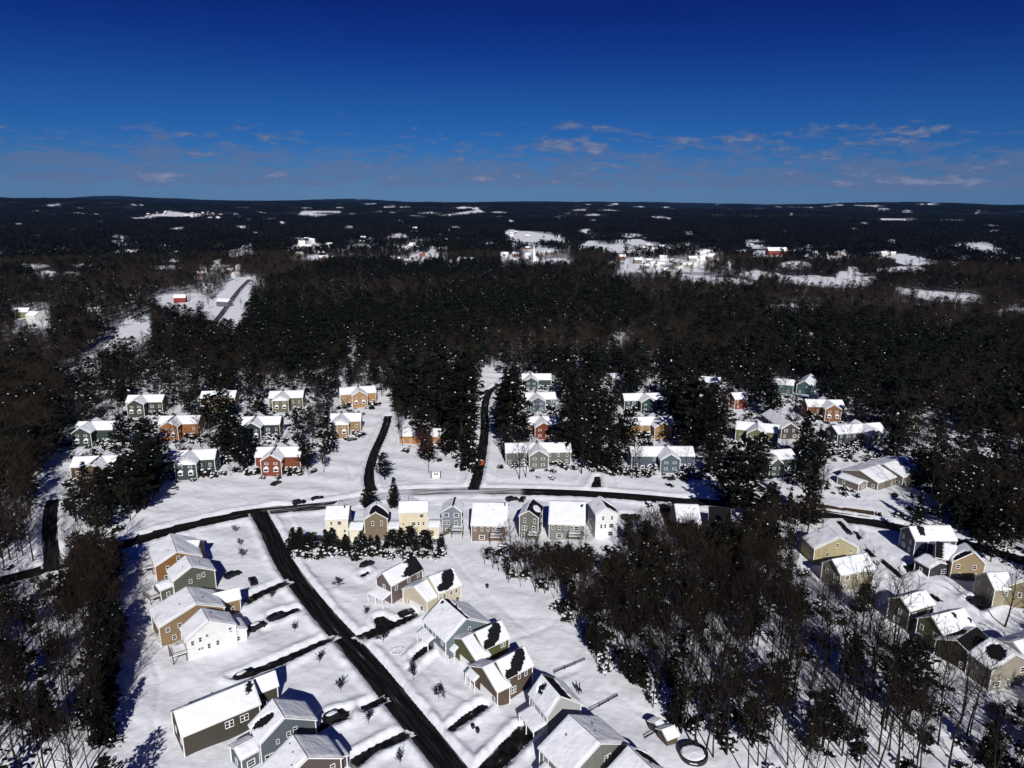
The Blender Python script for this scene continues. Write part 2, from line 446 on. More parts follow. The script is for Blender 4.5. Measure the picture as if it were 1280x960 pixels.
for nm, (pts, w) in ROADS.items():
    sl = main_slush if nm == 'main_road' else (lambda u, v: .56) if nm == 'east_street' else (lambda u, v: .02) if nm == 'side_street' else (lambda u, v: .16) if nm == 'hill_road' else (lambda u, v: .05)
    build_road(nm, pts, w, sl, zz+(.0 if nm != 'hill_road' else .6)); zz += .004
for i, d in enumerate(DRIVES_W):
    me = bpy.data.meshes.new('driveway')
    c = sum(d, Vector())/len(d); ring = []
    n = len(d); vs = []
    for k in range(n):
        a, b = d[k], d[(k+1) % n]
        for j in range(6):
            p = a.lerp(b, j/6); o = (p-c).normalized()*random.uniform(-.25, .55); vs.append((p.x+o.x, p.y+o.y, .03+.004*(i % 3)))
    nr = len(vs); z0 = vs[0][2]; out = [(c.x+(q[0]-c.x)*1.0, c.y+(q[1]-c.y)*1.0, z0) for q in vs]; allv = []
    for f_ in (1.12, .93, .8, .4): allv += [(c.x+(q[0]-c.x)*f_, c.y+(q[1]-c.y)*f_, z0) for q in out]
    fs = [(r_*nr+k, r_*nr+(k+1) % nr, (r_+1)*nr+(k+1) % nr, (r_+1)*nr+k) for r_ in range(3) for k in range(nr)]+[tuple(range(3*nr, 4*nr))]
    vs = allv; me.from_pydata(vs, [], fs); me.materials.append(M['asphalt']); nv = len(vs)
    at = me.attributes.new('slush', 'FLOAT', 'POINT'); at.data.foreach_set('value', [.56]*nr+[.22]*nr+[.08]*nr+[.06]*nr)
    at = me.attributes.new('lane', 'FLOAT_VECTOR', 'POINT'); at.data.foreach_set('vector', [q for p in vs for q in (p[0]*.5, p[1]*6, 0)])
    me.update(); o = link('driveway', me); o['kind'] = 'structure'

# ------------------------------------------------------------------ houses
def unit_window():
    f = MB(); t = .10
    f.box((0, -.045, .5-t/2), (1, .09, t)); f.box((0, -.045, -.5+t/2), (1, .09, t))
    f.box((-.5+t/2, -.045, 0), (t, .09, 1-2*t)); f.box((.5-t/2, -.045, 0), (t, .09, 1-2*t)); f.box((0, -.04, 0), (1-2*t, .06, .06))
    g = MB(); g.face([(-.38, -.02, -.38), (.38, -.02, -.38), (.38, -.02, .38), (-.38, -.02, .38)])
    return f.mesh('window_frame', [M['trim']]), g.mesh('window_pane', [M['glass']])
WF, WP = unit_window()
def unit_bay():
    b = MB(); b.box((0, -.4, 0), (1.9, .8, 1.5))
    g = MB(); g.face([(-.75, -.82, -.45), (.75, -.82, -.45), (.75, -.82, .5), (-.75, -.82, .5)])
    s = MB()
    n = 8
    for i in range(n):
        a0 = math.pi*i/n; a1 = math.pi*(i+1)/n
        p0 = (-1.15*math.cos(a0), -1.15*math.sin(a0), .78); p1 = (-1.15*math.cos(a1), -1.15*math.sin(a1), .78)
        s.face([p0, p1, (0, 0, 1.55)]); s.face([p1, p0, (p0[0]*.9, p0[1]*.9, .7), (p1[0]*.9, p1[1]*.9, .7)])
    return b.mesh('bay', [M['trim']]), g.mesh('bay_pane', [M['glass']]), s.mesh('bay_snow', [M['snow']])
BAY, BAYP, BAYS = unit_bay()
def unit_door(w, h, cname):
    d = MB(); d.box((0, -.05, h/2), (w, .1, h)); 
    for k in range(1, 4): d.box((0, -.105, h*k/4), (w*.94, .012, .05))
    return d.mesh(cname, [M['trim']])
GDOOR = unit_door(4.6, 2.3, 'garage_door'); DOOR = unit_door(1.0, 2.1, 'front_door')

HRECT = []   # (u0, v0, u1, v1, distance, cover)
HPOS = []    # house footprints: (x, y, radius)
def roof_snow(mb, A, d, L, e, down, ww, bare, depth, seed):
    """snow blanket on one slope; A ridge start, d along, e*ww/down = to the eave"""
    cs = .22 if bare else .42
    nu = max(6, int(L/cs)); nv = max(5, int(ww/cs)); rg = random.Random(seed)
    nrm = d.cross(down).normalized()
    if nrm.z < 0: nrm = -nrm
    ph = [rg.uniform(0, 6.28) for _ in range(6)]
    ok = np.ones((nu, nv), bool)
    for i in range(nu):
        for j in range(nv):
            s, t = (i+.5)/nu, (j+.5)/nv
            for f in bare:
                if f(s+.012*math.sin(31*t+ph[0])+.01*math.sin(57*t+ph[4]), t+.02*math.sin(23*s+ph[1])+.012*math.sin(61*s+ph[5])): ok[i, j] = False; break
    vid = {}
    def vert(i, j):
        if (i, j) in vid: return vid[(i, j)]
        s, t = i/nu, j/nv
        edge = min(s*L, (1-s)*L, (1-t)*ww+.02, (t*ww+.15))
        k = min(1, (max(edge, 0)+.04)/.5)**.5
        for a in (i-1, i):
            for b in (j-1, j):
                if 0 <= a < nu and 0 <= b < nv and not ok[a, b]: k = min(k, .12)
        dd = depth*k*(1+.22*math.sin(s*L*.9+ph[2])*math.sin(t*ww*1.1+ph[3]))+.012
        p = A+d*(s*L)+down*(t*ww)+nrm*dd
        vid[(i, j)] = len(mb.v); mb.v.append(tuple(p)); return vid[(i, j)]
    for i in range(nu):
        for j in range(nv):
            if ok[i, j]:
                mb.f.append((vert(i, j), vert(i+1, j), vert(i+1, j+1), vert(i, j+1))); mb.m.append(0)

def ell(cs, ct, rs, rt, k=0.0):
    return lambda s, t: ((s-cs-k*(t-ct))/rs)**2+((t-ct)/rt)**2 < 1
ALL = lambda s, t: True

def perp(A, d, px, h):
    q = G(px[0], px[1], h); v = q-A; v.z = 0
    return abs(v.x*(-d.y)+v.y*d.x)

def build_block(root, org, b, col, seed, detail, faces=True):
    hr, he = b['hr'], b['he']
    if 'A' in b: A, B = Vector(b['A']), Vector(b['B'])
    else: A, B = G(*b['r'][0], hr), G(*b['r'][1], hr)
    d = (B-A); d.z = 0; L = d.length; d.normalize(); nL = Vector((-d.y, d.x, 0))
    w = b.get('w', 5.0); wl, wr = b.get('wl', w), b.get('wr', w)
    if 'eL' in b: wl = perp(A, d, b['eL'], he)
    if 'eR' in b: wr = perp(A, d, b['eR'], he)
    if 'eL' in b and 'eR' not in b and 'w' not in b: wr = wl
    if 'eR' in b and 'eL' not in b and 'w' not in b: wl = wr
    lo, hi = b.get('clamp', (2.0, 9.0)); wl = min(hi, max(lo, wl)); wr = min(hi, max(lo, wr))
    O = Vector(org); A = A-O; B = B-O
    ins, oh = .3, .35
    A2, B2 = A+d*ins, B-d*ins
    zb = b.get('zb', 0.0)-.35
    hw = hr-.18
    # eaves height of each wall so that it meets its slope
    ew = {1: hr-(hr-he)*(wl-oh)/wl-.15, -1: hr-(hr-he)*(wr-oh)/wr-.15}
    W = {1: wl-oh, -1: wr-oh}
    wm = MB()
    def pt(P0, s, z): q = P0+nL*(W[s]*s) if s else P0.copy(); q = Vector(q); q.z = z; return q
    for E, flip in ((A2, False), (B2, True)):
        f = [pt(E, 1, zb), pt(E, 1, ew[1]), pt(E, 0, hw), pt(E, -1, ew[-1]), pt(E, -1, zb)]
        wm.face(f[::-1] if flip else f)
    for s in (1, -1):
        f = [pt(A2, s, zb), pt(B2, s, zb), pt(B2, s, ew[s]), pt(A2, s, ew[s])]
        wm.face(f if s < 0 else f[::-1])
    wo = link('wall', wm.mesh('wall', [wallmat(col)]), root)
    # roof slabs
    rm = MB(); th = .2; sn = MB(); tr = MB()
    for s, ww in ((1, wl), (-1, wr)):
        side = 'L' if s > 0 else 'R'
        h = he
        down = Vector((nL.x*s*ww, nL.y*s*ww, h-hr)); sl = down.length; down.normalize()
        nrm = d.cross(down).normalized()
        if nrm.z < 0: nrm = -nrm
        Ar = A.copy(); Ar.z = hr; Br = B.copy(); Br.z = hr
        a, c = Ar, Br; e1, e2 = Ar+down*sl, Br+down*sl
        lo4 = [p-nrm*th for p in (a, c, e2, e1)]
        rm.face([a, c, e2, e1]); rm.face(lo4[::-1])
        rm.face([e1, e2, lo4[2], lo4[3]]); rm.face([a, e1, lo4[3], lo4[0]]); rm.face([c, lo4[1], lo4[2], e2])
        # white fascia and rake boards
        of = nrm*-.11
        for P0, o in ((a, -d), (c, d)): tr.bar(P0+of+o*.03, P0+down*sl+of+o*.03, .05, .26)
        tr.bar(e1+of+down*.03, e2+of+down*.03, .26, .05) if False else tr.bar(e1+of+down*.035, e2+of+down*.035, .05, .24)
        nos = b.get('nosnow', '')
        if side not in nos:
            roof_snow(sn, Ar, d, L, None, down, sl, b.get('bare', {}).get(side, []), b.get('depth', .26), seed*7+(1 if s > 0 else 2))
    ro = link('roof', rm.mesh('roof', [M['shingle']]), root)
    if sn.f: link('roof_snow', sn.mesh('roof_snow', [M['snow']], True), ro)
    if detail >= 1:
        for E, o in ((A2, -d), (B2, d)):
            for s in (1, -1):
                p = E+nL*(W[s]*s); tr.bar((p.x, p.y, zb), (p.x, p.y, ew[s]-.1), .2, .2)
    link('trim', tr.mesh('trim', [M['trim']]), root)
    # windows
    rg = random.Random(seed)
    top = min(ew.values())
    rows = b.get('rows')
    if rows is None: rows = [1.7, 4.6, 7.5] if top > 7.6 else [1.6, 4.4] if top > 5.0 else [1.5]
    if 'zb' in b: rows = [z for z in rows]
    def win(p, o, z, ww, wh):
        f = link('window', WF, root, (p.x, p.y, z), math.atan2(o.x, -o.y), (ww, 1, wh))
        link('pane', WP, f)
    skip = b.get('skip', '')
    if detail >= 1 and faces:
        for nm, P0, P1, o in (('A', pt(A2, 1, 0), pt(A2, -1, 0), -d), ('B', pt(B2, -1, 0), pt(B2, 1, 0), d),
                              ('L', pt(B2, 1, 0), pt(A2, 1, 0), nL), ('R', pt(A2, -1, 0), pt(B2, -1, 0), -nL)):
            if nm in skip: continue
            ex = b.get('win', {}).get(nm)
            if ex is not None:
                for s, z, ww, wh in ex: win(P0.lerp(P1, s), o, z, ww, wh)
                continue
            fl = (P1-P0).length; n = max(1, int(fl/3.4))
            for z in rows:
                for k in range(n):
                    if rg.random() < .22: continue
                    s = (k+.5+rg.uniform(-.12, .12))/n
                    if z+.8 > top: continue
                    win(P0.lerp(P1, s), o, z, rg.choice((1.0, 1.05, 1.7)), 1.5)
    return dict(A=A, B=B, d=d, nL=nL, wl=wl, wr=wr, L=L, W=W, A2=A2, B2=B2, ew=ew)

_hseed = [10]
def house(label, col, blocks, detail=2, cover=False, name='house', cat='house', bays=None, group=None):
    b0 = blocks[0]
    _hseed[0] += 1; seed = _hseed[0]
    if 'A' in b0: A, B = Vector(b0['A']), Vector(b0['B'])
    else: A, B = G(*b0['r'][0], b0['hr']), G(*b0['r'][1], b0['hr'])
    c = (A+B)/2; org = (c.x, c.y, 0)
    root = thing(name, label, cat, org, group=group)
    info = [build_block(root, org, b, b.get('col', col), seed*10+i, detail) for i, b in enumerate(blocks)]
    if detail >= 2:
        rv = random.Random(seed)
        for f, b in list(zip(info, blocks))[:1]:
            for k in range(rv.randint(1, 3)):
                s_ = rv.choice((1, -1)); q_ = rv.uniform(.15, .45); w_ = f['wl'] if s_ > 0 else f['wr']
                p_ = f['A'].lerp(f['B'], rv.uniform(.2, .85))+f['nL']*(s_*w_*q_); p_.z = b['hr']-(b['hr']-b['he'])*q_-.1
                pipe(root, p_, rv.uniform(.55, .8), .09)
    us, vs = [], []
    for f, b in zip(info, blocks):
        for E in (f['A'], f['B']):
            for s in (1, -1):
                q = E+f['nL']*(f['W'][s]*s)+Vector(org)
                for z in (0, b['he']): a = P(q.x, q.y, z); us.append(float(a[0])); vs.append(float(a[1]))
            a = P(E.x+org[0], E.y+org[1], b['hr']); us.append(float(a[0])); vs.append(float(a[1]))
        m = (f['A']+f['B'])/2
        for k in np.linspace(0, 1, max(2, int(f['L']/4))):
            q = f['A'].lerp(f['B'], float(k)); HPOS.append((q.x+org[0], q.y+org[1], max(f['wl'], f['wr'])+1.0))
    HRECT.append((min(us), min(vs), max(us), max(vs), math.hypot(c.x, c.y), cover))
    return root, info, Vector(org)

def pipe(root, p, h=.7, r=.18, kind='vent_pipe', m='shingle'):
    b = MB(); b.box((0, 0, h/2), (r*2, r*2, h)); link(kind, b.mesh(kind, [M[m]]), root, p)

def deck(root, c, o, w, dep, z, stair=0):
    """raised wooden deck against a wall at c (local), facing o"""
    s = Vector((-o.y, o.x, 0)); c = Vector((c[0], c[1], 0)); m = MB(); rl = MB(); sn = MB()
    for k in range(4):
        pass
    def q(a, bb, zz): return c+s*a+o*bb+Vector((0, 0, zz))
    rz = math.atan2(s.y, s.x)
    m.box(q(0, dep/2, z-.1), (w, dep, .2), 0, rz)
    for a in (-w/2+.15, w/2-.15):
        for bb in (.4, dep-.15): m.bar(q(a, bb, -.3), q(a, bb, z-.2), .2)
    for zz in (z+.5, z+1.0):
        rl.bar(q(-w/2, dep, zz), q(w/2, dep, zz), .1)
        for a in (-w/2, w/2): rl.bar(q(a, .1, zz), q(a, dep, zz), .1)
    for k in range(int(w/.5)+1): a = -w/2+w*k/int(w/.5); rl.bar(q(a, dep, z), q(a, dep, z+1.0), .06)
    sn.box(q(0, dep/2, z+.14), (w-.3, dep-.3, .28), 0, rz)
    d_o = link('deck', m.mesh('deck', [M['wood']]), root)
    link('railing', rl.mesh('railing', [M['wood']]), d_o); link('deck_snow', sn.mesh('deck_snow', [M['snow']]), d_o)
    if stair:
        st = MB(); a = stair*(w/2); n = int(z/.2)
        for k in range(n):
            st.box(q(a+stair*(.3+k*.3), dep-.6, z-.2*(k+1)+.08), (.32, 1.2, .08), 0, rz)
        for e in (dep-1.2, dep):
            st.bar(q(a, e, z+.9), q(a+stair*(n*.3), e, .9), .1); st.bar(q(a, e, z-.1), q(a+stair*(n*.3), e, -.1), .08, .3)
        link('stairs', st.mesh('stairs', [M['wood']]), root)

def porch(root, f, side, dep, z=2.9, frac=(0, 1), snow=True):
    """open porch with posts and a low snowy roof along one wall of block f"""
    if side in 'LR':
        s = 1 if side == 'L' else -1; o = f['nL']*s
        p0 = f['A2']+f['nL']*(f['W'][s]*s); p1 = f['B2']+f['nL']*(f['W'][s]*s)
    else:
        o = -f['d'] if side == 'A' else f['d']; E = f['A2'] if side == 'A' else f['B2']
        p0 = E+f['nL']*f['W'][1]; p1 = E-f['nL']*f['W'][-1]
    p0 = Vector((p0.x, p0.y, 0)); p1 = Vector((p1.x, p1.y, 0))
    a, b = p0.lerp(p1, frac[0]), p0.lerp(p1, frac[1])
    up = Vector((0, 0, 1)); rm = MB(); q = [a+up*(z+.9), b+up*(z+.9), b+o*dep+up*z, a+o*dep+up*z]
    lo = [k-up*.2 for k in q]
    rm.face(q); rm.face(lo[::-1])
    for i in range(4): rm.face([q[i], lo[i], lo[(i+1) % 4], q[(i+1) % 4]])
    po = link('porch_roof', rm.mesh('porch_roof', [M['trim']]), root)
    if snow:
        sm = MB(); A = q[0]; d = (b-a); L = d.length; d.normalize(); down = (q[3]-q[0]); sl = down.length; down.normalize()
        roof_snow(sm, A, d, L, None, down, sl, [], .22, int(L*77)); link('porch_snow', sm.mesh('porch_snow', [M['snow']], True), po)
    n = max(2, int((b-a).length/2.6))
    pm = MB()
    for k in range(n+1):
        p = a.lerp(b, k/n)+o*(dep-.25); pm.bar(p-up*.3, p+up*(z-.15), .2)
    link('porch_posts', pm.mesh('porch_posts', [M['trim']]), root)

def garage(root, f, side, frac=.5, both=False):
    o = -f['d'] if side == 'A' else f['d'] if side == 'B' else f['nL']*(1 if side == 'L' else -1)
    if side in 'AB':
        E = f['A2'] if side == 'A' else f['B2']; p0 = E+f['nL']*f['W'][1]; p1 = E-f['nL']*f['W'][-1]
    else:
        s = 1 if side == 'L' else -1; p0 = f['A2']+f['nL']*(f['W'][s]*s); p1 = f['B2']+f['nL']*(f['W'][s]*s)
    p = p0.lerp(p1, frac); link('garage_door', GDOOR, root, (p.x, p.y, 0), math.atan2(o.x, -o.y))

WN = lambda *a: list(a)
# --- west side of the street, bottom left
r_, i_, o_ = house('mustard yellow two storey house, snow roofed, behind the grey-green one by the ploughed bend', (168, 112, 44),
    [dict(r=((213, 667), (221, 690)), hr=9.2, he=6.0, eR=(193, 711), eL=(253, 694), win={'B': [(.25, 4.6, 1, 1.6), (.5, 7.0, 1, 1.5), (.2, 1.7, 1, 1.6)]}),
     dict(r=((222, 676), (250, 675)), hr=7.6, he=5.4, w=3.6)])
deck(r_, i_[0]['A2']-i_[0]['nL']*i_[0]['W'][-1]+i_[0]['d']*4, -i_[0]['nL'], 5, 3.2, 2.6)
r_, i_, o_ = house('grey-green two storey house with three small gable windows and low rear annexe', (112, 116, 100),
    [dict(r=((232, 694), (240, 708)), hr=9.2, he=6.0, eR=(214, 726), eL=(269, 711), win={'B': [(.4, 4.6, .9, 1.3), (.60, 5.4, .9, 1.3), (.72, 5.6, .9, 1.4), (.12, 1.7, 1, 1.6)]}),
     dict(r=((194, 731), (212, 724)), hr=4.6, he=3.6, w=2.6)])
deck(r_, i_[1]['A2'], -i_[1]['d'], 4.5, 3.0, 2.0)
house('tan house with long snowy garage wing between the grey-green and the white one', (176, 142, 96),
    [dict(r=((233, 733), (246, 755)), hr=9.0, he=5.6, eR=(196, 783), eL=(281, 757), win={'B': [(.12, 4.2, 1, 1.3), (.3, 4.4, 1, 1.3), (.2, 1.6, 1, 1.3)]}, clamp=(3, 11)),
     dict(r=((250, 746), (299, 734)), hr=6.6, he=4.2, eR=(303, 748))])
r_, i_, o_ = house('bright white gabled house with wooden deck stairs behind it', (246, 246, 246),
    [dict(r=((252, 760), (261, 776)), hr=9.4, he=5.8, eR=(231, 800), eL=(294, 777), clamp=(3, 10),
          win={'B': [(.10, 4.6, .8, 1.5), (.26, 4.9, .8, 1.5), (.40, 5.4, .7, .9), (.22, 2.4, .6, .7), (.28, 2.4, .6, .7), (.42, 2.4, .8, 1.6), (.6, 2.5, .8, 1.6), (.88, 4.9, .9, 1.5)]}),
     dict(r=((281, 772), (290, 786)), hr=5.0, he=3.6, w=3.8)])
deck(r_, i_[0]['B2']-i_[0]['nL']*i_[0]['W'][-1]-i_[0]['d']*2.5, -i_[0]['nL'], 4.5, 3.6, 2.4, 0)
r_, i_, o_ = house('long dark taupe house with wide white roof and two paired windows', (92, 84, 74),
    [dict(r=((217, 889), (316, 850)), hr=8.6, he=5.4, eR=(229, 921), wl=5, clamp=(3, 9), bare={'R': [ell(.93, .2, .05, .22, -.15)]},
          win={'R': [(.56, 3.6, 1, 1.7), (.61, 3.6, 1, 1.7), (.76, 3.6, 1, 1.7), (.81, 3.6, 1, 1.7)]}, rows=[3.0]),
     dict(r=((312, 850), (344, 838)), hr=7.4, he=4.6, eR=(347, 853))])
r_, i_, o_ = house('blue-grey gabled house with black bare patch on the snowy west slope', (112, 124, 134),
    [dict(r=((341, 873), (356, 897)), hr=9.6, he=5.8, eR=(322, 929), eL=(395, 897), bare={'R': [ell(.42, .55, .17, .36, -.35)]}, clamp=(3, 10),
          win={'B': [(.3, 4.6, .7, 1.1), (.5, 5.2, .9, 1.3), (.62, 5.6, .9, 1.4), (.1, 1.8, 1, 1.7), (.18, 1.8, 1, 1.7)]}),
     dict(r=((292, 935), (318, 921)), hr=4.8, he=3.6, w=2.8)])
house('mauve taupe gabled house cut by the photo\'s bottom edge, grey sheltered east slope', (112, 96, 94),
    [dict(r=((366, 918), (385, 947)), hr=9.4, he=5.6, eL=(428, 946), wr=7.5, clamp=(3, 10)),
     dict(r=((398, 928), (412, 948)), hr=5.0, he=3.6, w=4)])
# --- east side of the street
patch = [ell(.80, .35, .22, .5, -.3), ell(.62, .85, .2, .3, 0)]
r_, i_, o_ = house('mauve-grey house with columned front porch and half black, half snowy roof', (128, 112, 108),
    [dict(r=((478, 716), (519, 695)), hr=8.8, he=5.8, eR=(484, 728), clamp=(3.5, 6), bare={'R': [lambda s, t: s > .58+.12*math.sin(t*7)-(t > .7)*.1], 'L': [lambda s, t: s > .6]},
          win={'R': [(.15, 4.4, 1, 1.5), (.55, 4.6, 1, 1.6), (.86, 4.6, 1, 1.6), (.4, 1.7, .8, 1.0)]})])
porch(r_, i_[0], 'A', 3.4, 2.7)
r_, i_, o_ = house('cream house with black curved bare patch on the rear roof, snowy front garage', (222, 208, 176),
    [dict(r=((536, 721), (566, 710)), hr=9.0, he=5.9, eR=(573, 733), clamp=(3.5, 6.5), bare={'R': [ell(.62, .42, .26, .52, -.35), ell(.3, .75, .25, .2, 0)]},
          win={'R': [(.25, 4.5, .9, 1.3), (.55, 4.6, .9, 1.3), (.78, 4.6, .9, 1.5), (.82, 1.9, 1.5, 1.6)]}),
     dict(r=((517, 733), (538, 722)), hr=7.2, he=4.4, eR=(523, 759), clamp=(4, 8), win={'R': []})])
garage(r_, i_[1], 'A')
r_, i_, o_ = house('large pale blue house, wide snowy front slope, grey sheltered rear slope', (128, 148, 158),
    [dict(r=((553, 747), (583, 773)), hr=10.0, he=5.6, eR=(555, 802), eL=(611, 776), clamp=(3, 11), bare={'R': [ell(.1, .12, .05, .07, 0)], 'L': [lambda s, t: t < .22-.1*s]},
          win={'B': [(.52, 6.3, .8, 1.6)]}),
     ])
porch(r_, i_[0], 'R', 2.2, 2.8, (0, .5))
garage(r_, i_[0], 'R', .68); garage(r_, i_[0], 'R', .9)
r_, i_, o_ = house('olive green house, black curved bare patch on its rear roof, first of the two twins', (112, 112, 66),
    [dict(r=((594, 790), (627, 775)), hr=9.0, he=5.9, eR=(639, 797), clamp=(3.5, 6.5), bare={'R': [ell(.55, .46, .25, .5, -.4), ell(.22, .9, .2, .3, 0)]},
          win={'R': [(.72, 4.7, .9, 1.4), (.80, 4.7, .9, 1.4)]}),
     dict(r=((577, 798), (595, 790)), hr=7.4, he=4.4, eR=(586, 832), clamp=(4, 9), win={'R': []})])
garage(r_, i_[1], 'A', .6); porch(r_, i_[1], 'A', 1.6, 3.0, (0, .35))
r_, i_, o_ = house('brown house with black curved roof patch, twin nearer the pale grey porch house', (118, 98, 78),
    [dict(r=((620, 826), (656, 808)), hr=9.0, he=5.9, eR=(667, 831), clamp=(3.5, 6.5), bare={'R': [ell(.6, .46, .24, .5, -.4), ell(.24, .9, .2, .3, 0)]},
          win={'R': [(.1, 4.5, .8, 1.2), (.5, 4.7, .8, 1.3), (.75, 4.7, .9, 1.4), (.26, 2.0, .9, 1.8), (.33, 2.0, .9, 1.8)]}),
     dict(r=((603, 834), (621, 826)), hr=7.4, he=4.4, eR=(613, 870), clamp=(4, 9), win={'R': []})])
garage(r_, i_[1], 'A', .6); porch(r_, i_[1], 'A', 1.6, 3.0, (0, .35))
r_, i_, o_ = house('pale grey house with dark stripe along the ridge and snowy garage lean-to', (186, 190, 188),
    [dict(r=((677, 842), (701, 870)), hr=9.8, he=5.8, eR=(680, 893), eL=(720, 870), clamp=(3, 9), bare={'R': [ell(.3, .35, .09, .2, -.2), ell(.33, .55, .1, .07, 0)], 'L': [lambda s, t: t < .5]},
          win={'B': []})])
porch(r_, i_[0], 'R', 3.4, 3.0, (.15, 1)); garage(r_, i_[0], 'R', .55)
r_, i_, o_ = house('sage grey house with plain snowy front slope, two paired gable windows, beside the black driveway', (140, 146, 132),
    [dict(r=((711, 893), (751, 929)), hr=9.8, he=5.8, eL=(783, 926), wr=7.5, clamp=(3, 10), win={'B': [(.62, 5.2, .8, 1.4), (.68, 5.2, .8, 1.4), (.66, 2.4, .8, 1.4), (.72, 2.4, .8, 1.4)]})])
porch(r_, i_[0], 'R', 2.4, 3.0, (.2, .8))
house('snow-roofed house cut by the bottom edge beside the little wooden shed', (150, 150, 146),
    [dict(r=((785, 932), (816, 962)), hr=9.0, he=5.8, wl=4.5, wr=5.5, bare={'L': [ell(.4, .6, .3, .5, .2)]})])
# --- row of houses south of the main road
def pairw(n, zs, w=.85, h=1.4): return [((k+.5)/n, z, w, h) for z in zs for k in range(n)]
r_, i_, o_ = house('cream house with white roof at the west end of the roadside row', (250, 240, 205),
    [dict(r=((408, 633), (437, 632)), hr=10.6, he=8.0, eR=(408, 650), clamp=(4, 6.5), win={'R': [(.25, 6.6, .8, 1.4), (.62, 6.6, 1.7, 1.5), (.85, 3.6, .9, 1.2), (.3, 3.4, .8, 1.3)]}),
     dict(r=((424, 626), (424, 632)), hr=10.4, he=8.2, w=3.4, skip='ABLR'), dict(r=((438, 653), (455, 653)), hr=5.6, he=4.4, w=3.4)])
pipe(r_, i_[0]['A']+i_[0]['d']*(i_[0]['L']*.8)-i_[0]['nL']*1.0+Vector((0, 0, -.6)), 1.2)
house('tan gable-fronted house with two narrow windows and dark-patched roof behind the hedge', (158, 138, 106),
    [dict(r=((471, 626), (469, 640)), hr=10.6, he=8.0, eL=(485, 650), eR=(454, 650), bare={'L': [ell(.75, .45, .35, .7, .2)], 'R': [ell(.7, .2, .4, .3, .0)]},
          win={'B': [(.36, 6.4, .8, 1.7), (.74, 6.4, .8, 1.7)]}), dict(r=((486, 653), (500, 653)), hr=5.2, he=4.4, w=3.2)])
house('cream three storey house with low side wing, between the tan and the pale blue gables', (240, 224, 184),
    [dict(r=((499, 627), (535, 626)), hr=10.8, he=8.4, eR=(500, 641), clamp=(4, 6), win={'R': [(.8, 7.0, 1.7, 1.5), (.12, 4.2, .8, .8), (.5, 4.2, 1.7, 1.4), (.68, 4.2, .8, 1.4), (.86, 4.2, .8, 1.4), (.45, 1.6, 1.8, 1.9)]}),
     dict(r=((511, 619), (511, 626.5)), hr=10.6, he=8.4, w=3.6, skip='ABLR'), dict(r=((536, 651), (550, 651)), hr=5.0, he=4.0, w=3.2)])
r_, i_, o_ = house('pale blue gable-fronted house with rear deck and stairs, bare shingle ridge', (146, 158, 172),
    [dict(r=((569, 621), (566, 632)), hr=10.8, he=8.4, eL=(578, 640), eR=(551, 640), depth=.16, bare={'L': [lambda s, t: t < .1], 'R': [lambda s, t: t < .1]},
          win={'B': [(.22, 7.2, 1.8, 1.5), (.74, 7.2, 1.8, 1.5), (.14, 4.4, .9, 1.5), (.32, 4.4, .9, 1.5), (.3, 1.6, 1.8, 1.7), (.72, 4.2, 1.0, 2.0)]})])
f = i_[0]; deck(r_, f['B2']+f['nL']*1.6, f['d'], 4, 3, 3.0, -1)
WIN5 = [(.10, 4.6, .8, 1.5), (.30, 4.6, .8, 1.5), (.48, 4.6, .8, 1.5), (.64, 4.6, .8, 1.5), (.78, 4.6, 1.8, 1.6), (.3, 1.6, 1.9, 1.6)]
r_, i_, o_ = house('brown clapboard house with very wide white roof and rear deck', (150, 128, 108),
    [dict(r=((591, 628), (635, 629)), hr=10.4, he=5.9, eR=(591, 657), clamp=(5, 9), win={'R': WIN5})])
f = i_[0]; deck(r_, f['B2']-f['nL']*f['W'][-1]-f['d']*3, -f['nL'], 4.4, 3, 2.9); pipe(r_, f['A']+f['d']*(f['L']*.92)-f['nL']*1.2+Vector((0, 0, -.6)), 1.2)
r_, i_, o_ = house('grey-green gable-fronted house with small rear balcony, roof half bare', (136, 136, 120),
    [dict(r=((667, 624), (661, 638)), hr=10.8, he=8.4, eL=(675, 645), eR=(648, 645), bare={'L': [lambda s, t: not ((s-.5)/.22)**2+((t-.55)/.35)**2 < 1], 'R': [ell(.6, .1, .6, .16, 0)]},
          win={'B': [(.28, 7.0, .9, 1.7), (.8, 7.0, .9, 1.7), (.2, 4.2, .9, 1.7), (.34, 4.2, .9, 1.7), (.76, 4.2, 1, 2), (.2, 1.5, 1.2, 1.8)]})])
f = i_[0]; deck(r_, f['B2']+f['nL']*1.8, f['d'], 3.6, 2.6, 2.9)
r_, i_, o_ = house('grey clapboard house with very wide white roof, beside the white gable', (158, 158, 152),
    [dict(r=((687, 626), (732, 628)), hr=10.4, he=5.9, eR=(688, 655), clamp=(5, 9), win={'R': WIN5}, bare={'R': [ell(.9, .14, .03, .07, -.3)]})])
f = i_[0]; deck(r_, f['B2']-f['nL']*f['W'][-1]-f['d']*3, -f['nL'], 4.4, 3, 2.9)
house('bright white gable-fronted house at the east end of the roadside row', (246, 246, 248),
    [dict(r=((749, 620), (759, 635)), hr=11.2, he=8.8, eL=(775, 644), eR=(744, 644), bare={'L': [lambda s, t: s > .25+.3*t and s < .95]},
          win={'B': [(.33, 7.4, .8, 1.7), (.74, 7.4, .8, 1.7), (.26, 4.5, .8, 1.7), (.44, 4.5, .7, 1.8), (.72, 4.5, 1.8, 1.7), (.7, 1.7, 1.9, 1.7)]})])
house('olive-brown house, snowy roof striped by tree shadows, at the edge of the wood', (120, 104, 66),
    [dict(r=((843, 630), (873, 631)), hr=9.6, he=6.0, eR=(849, 654), clamp=(4, 8))], cover=True)
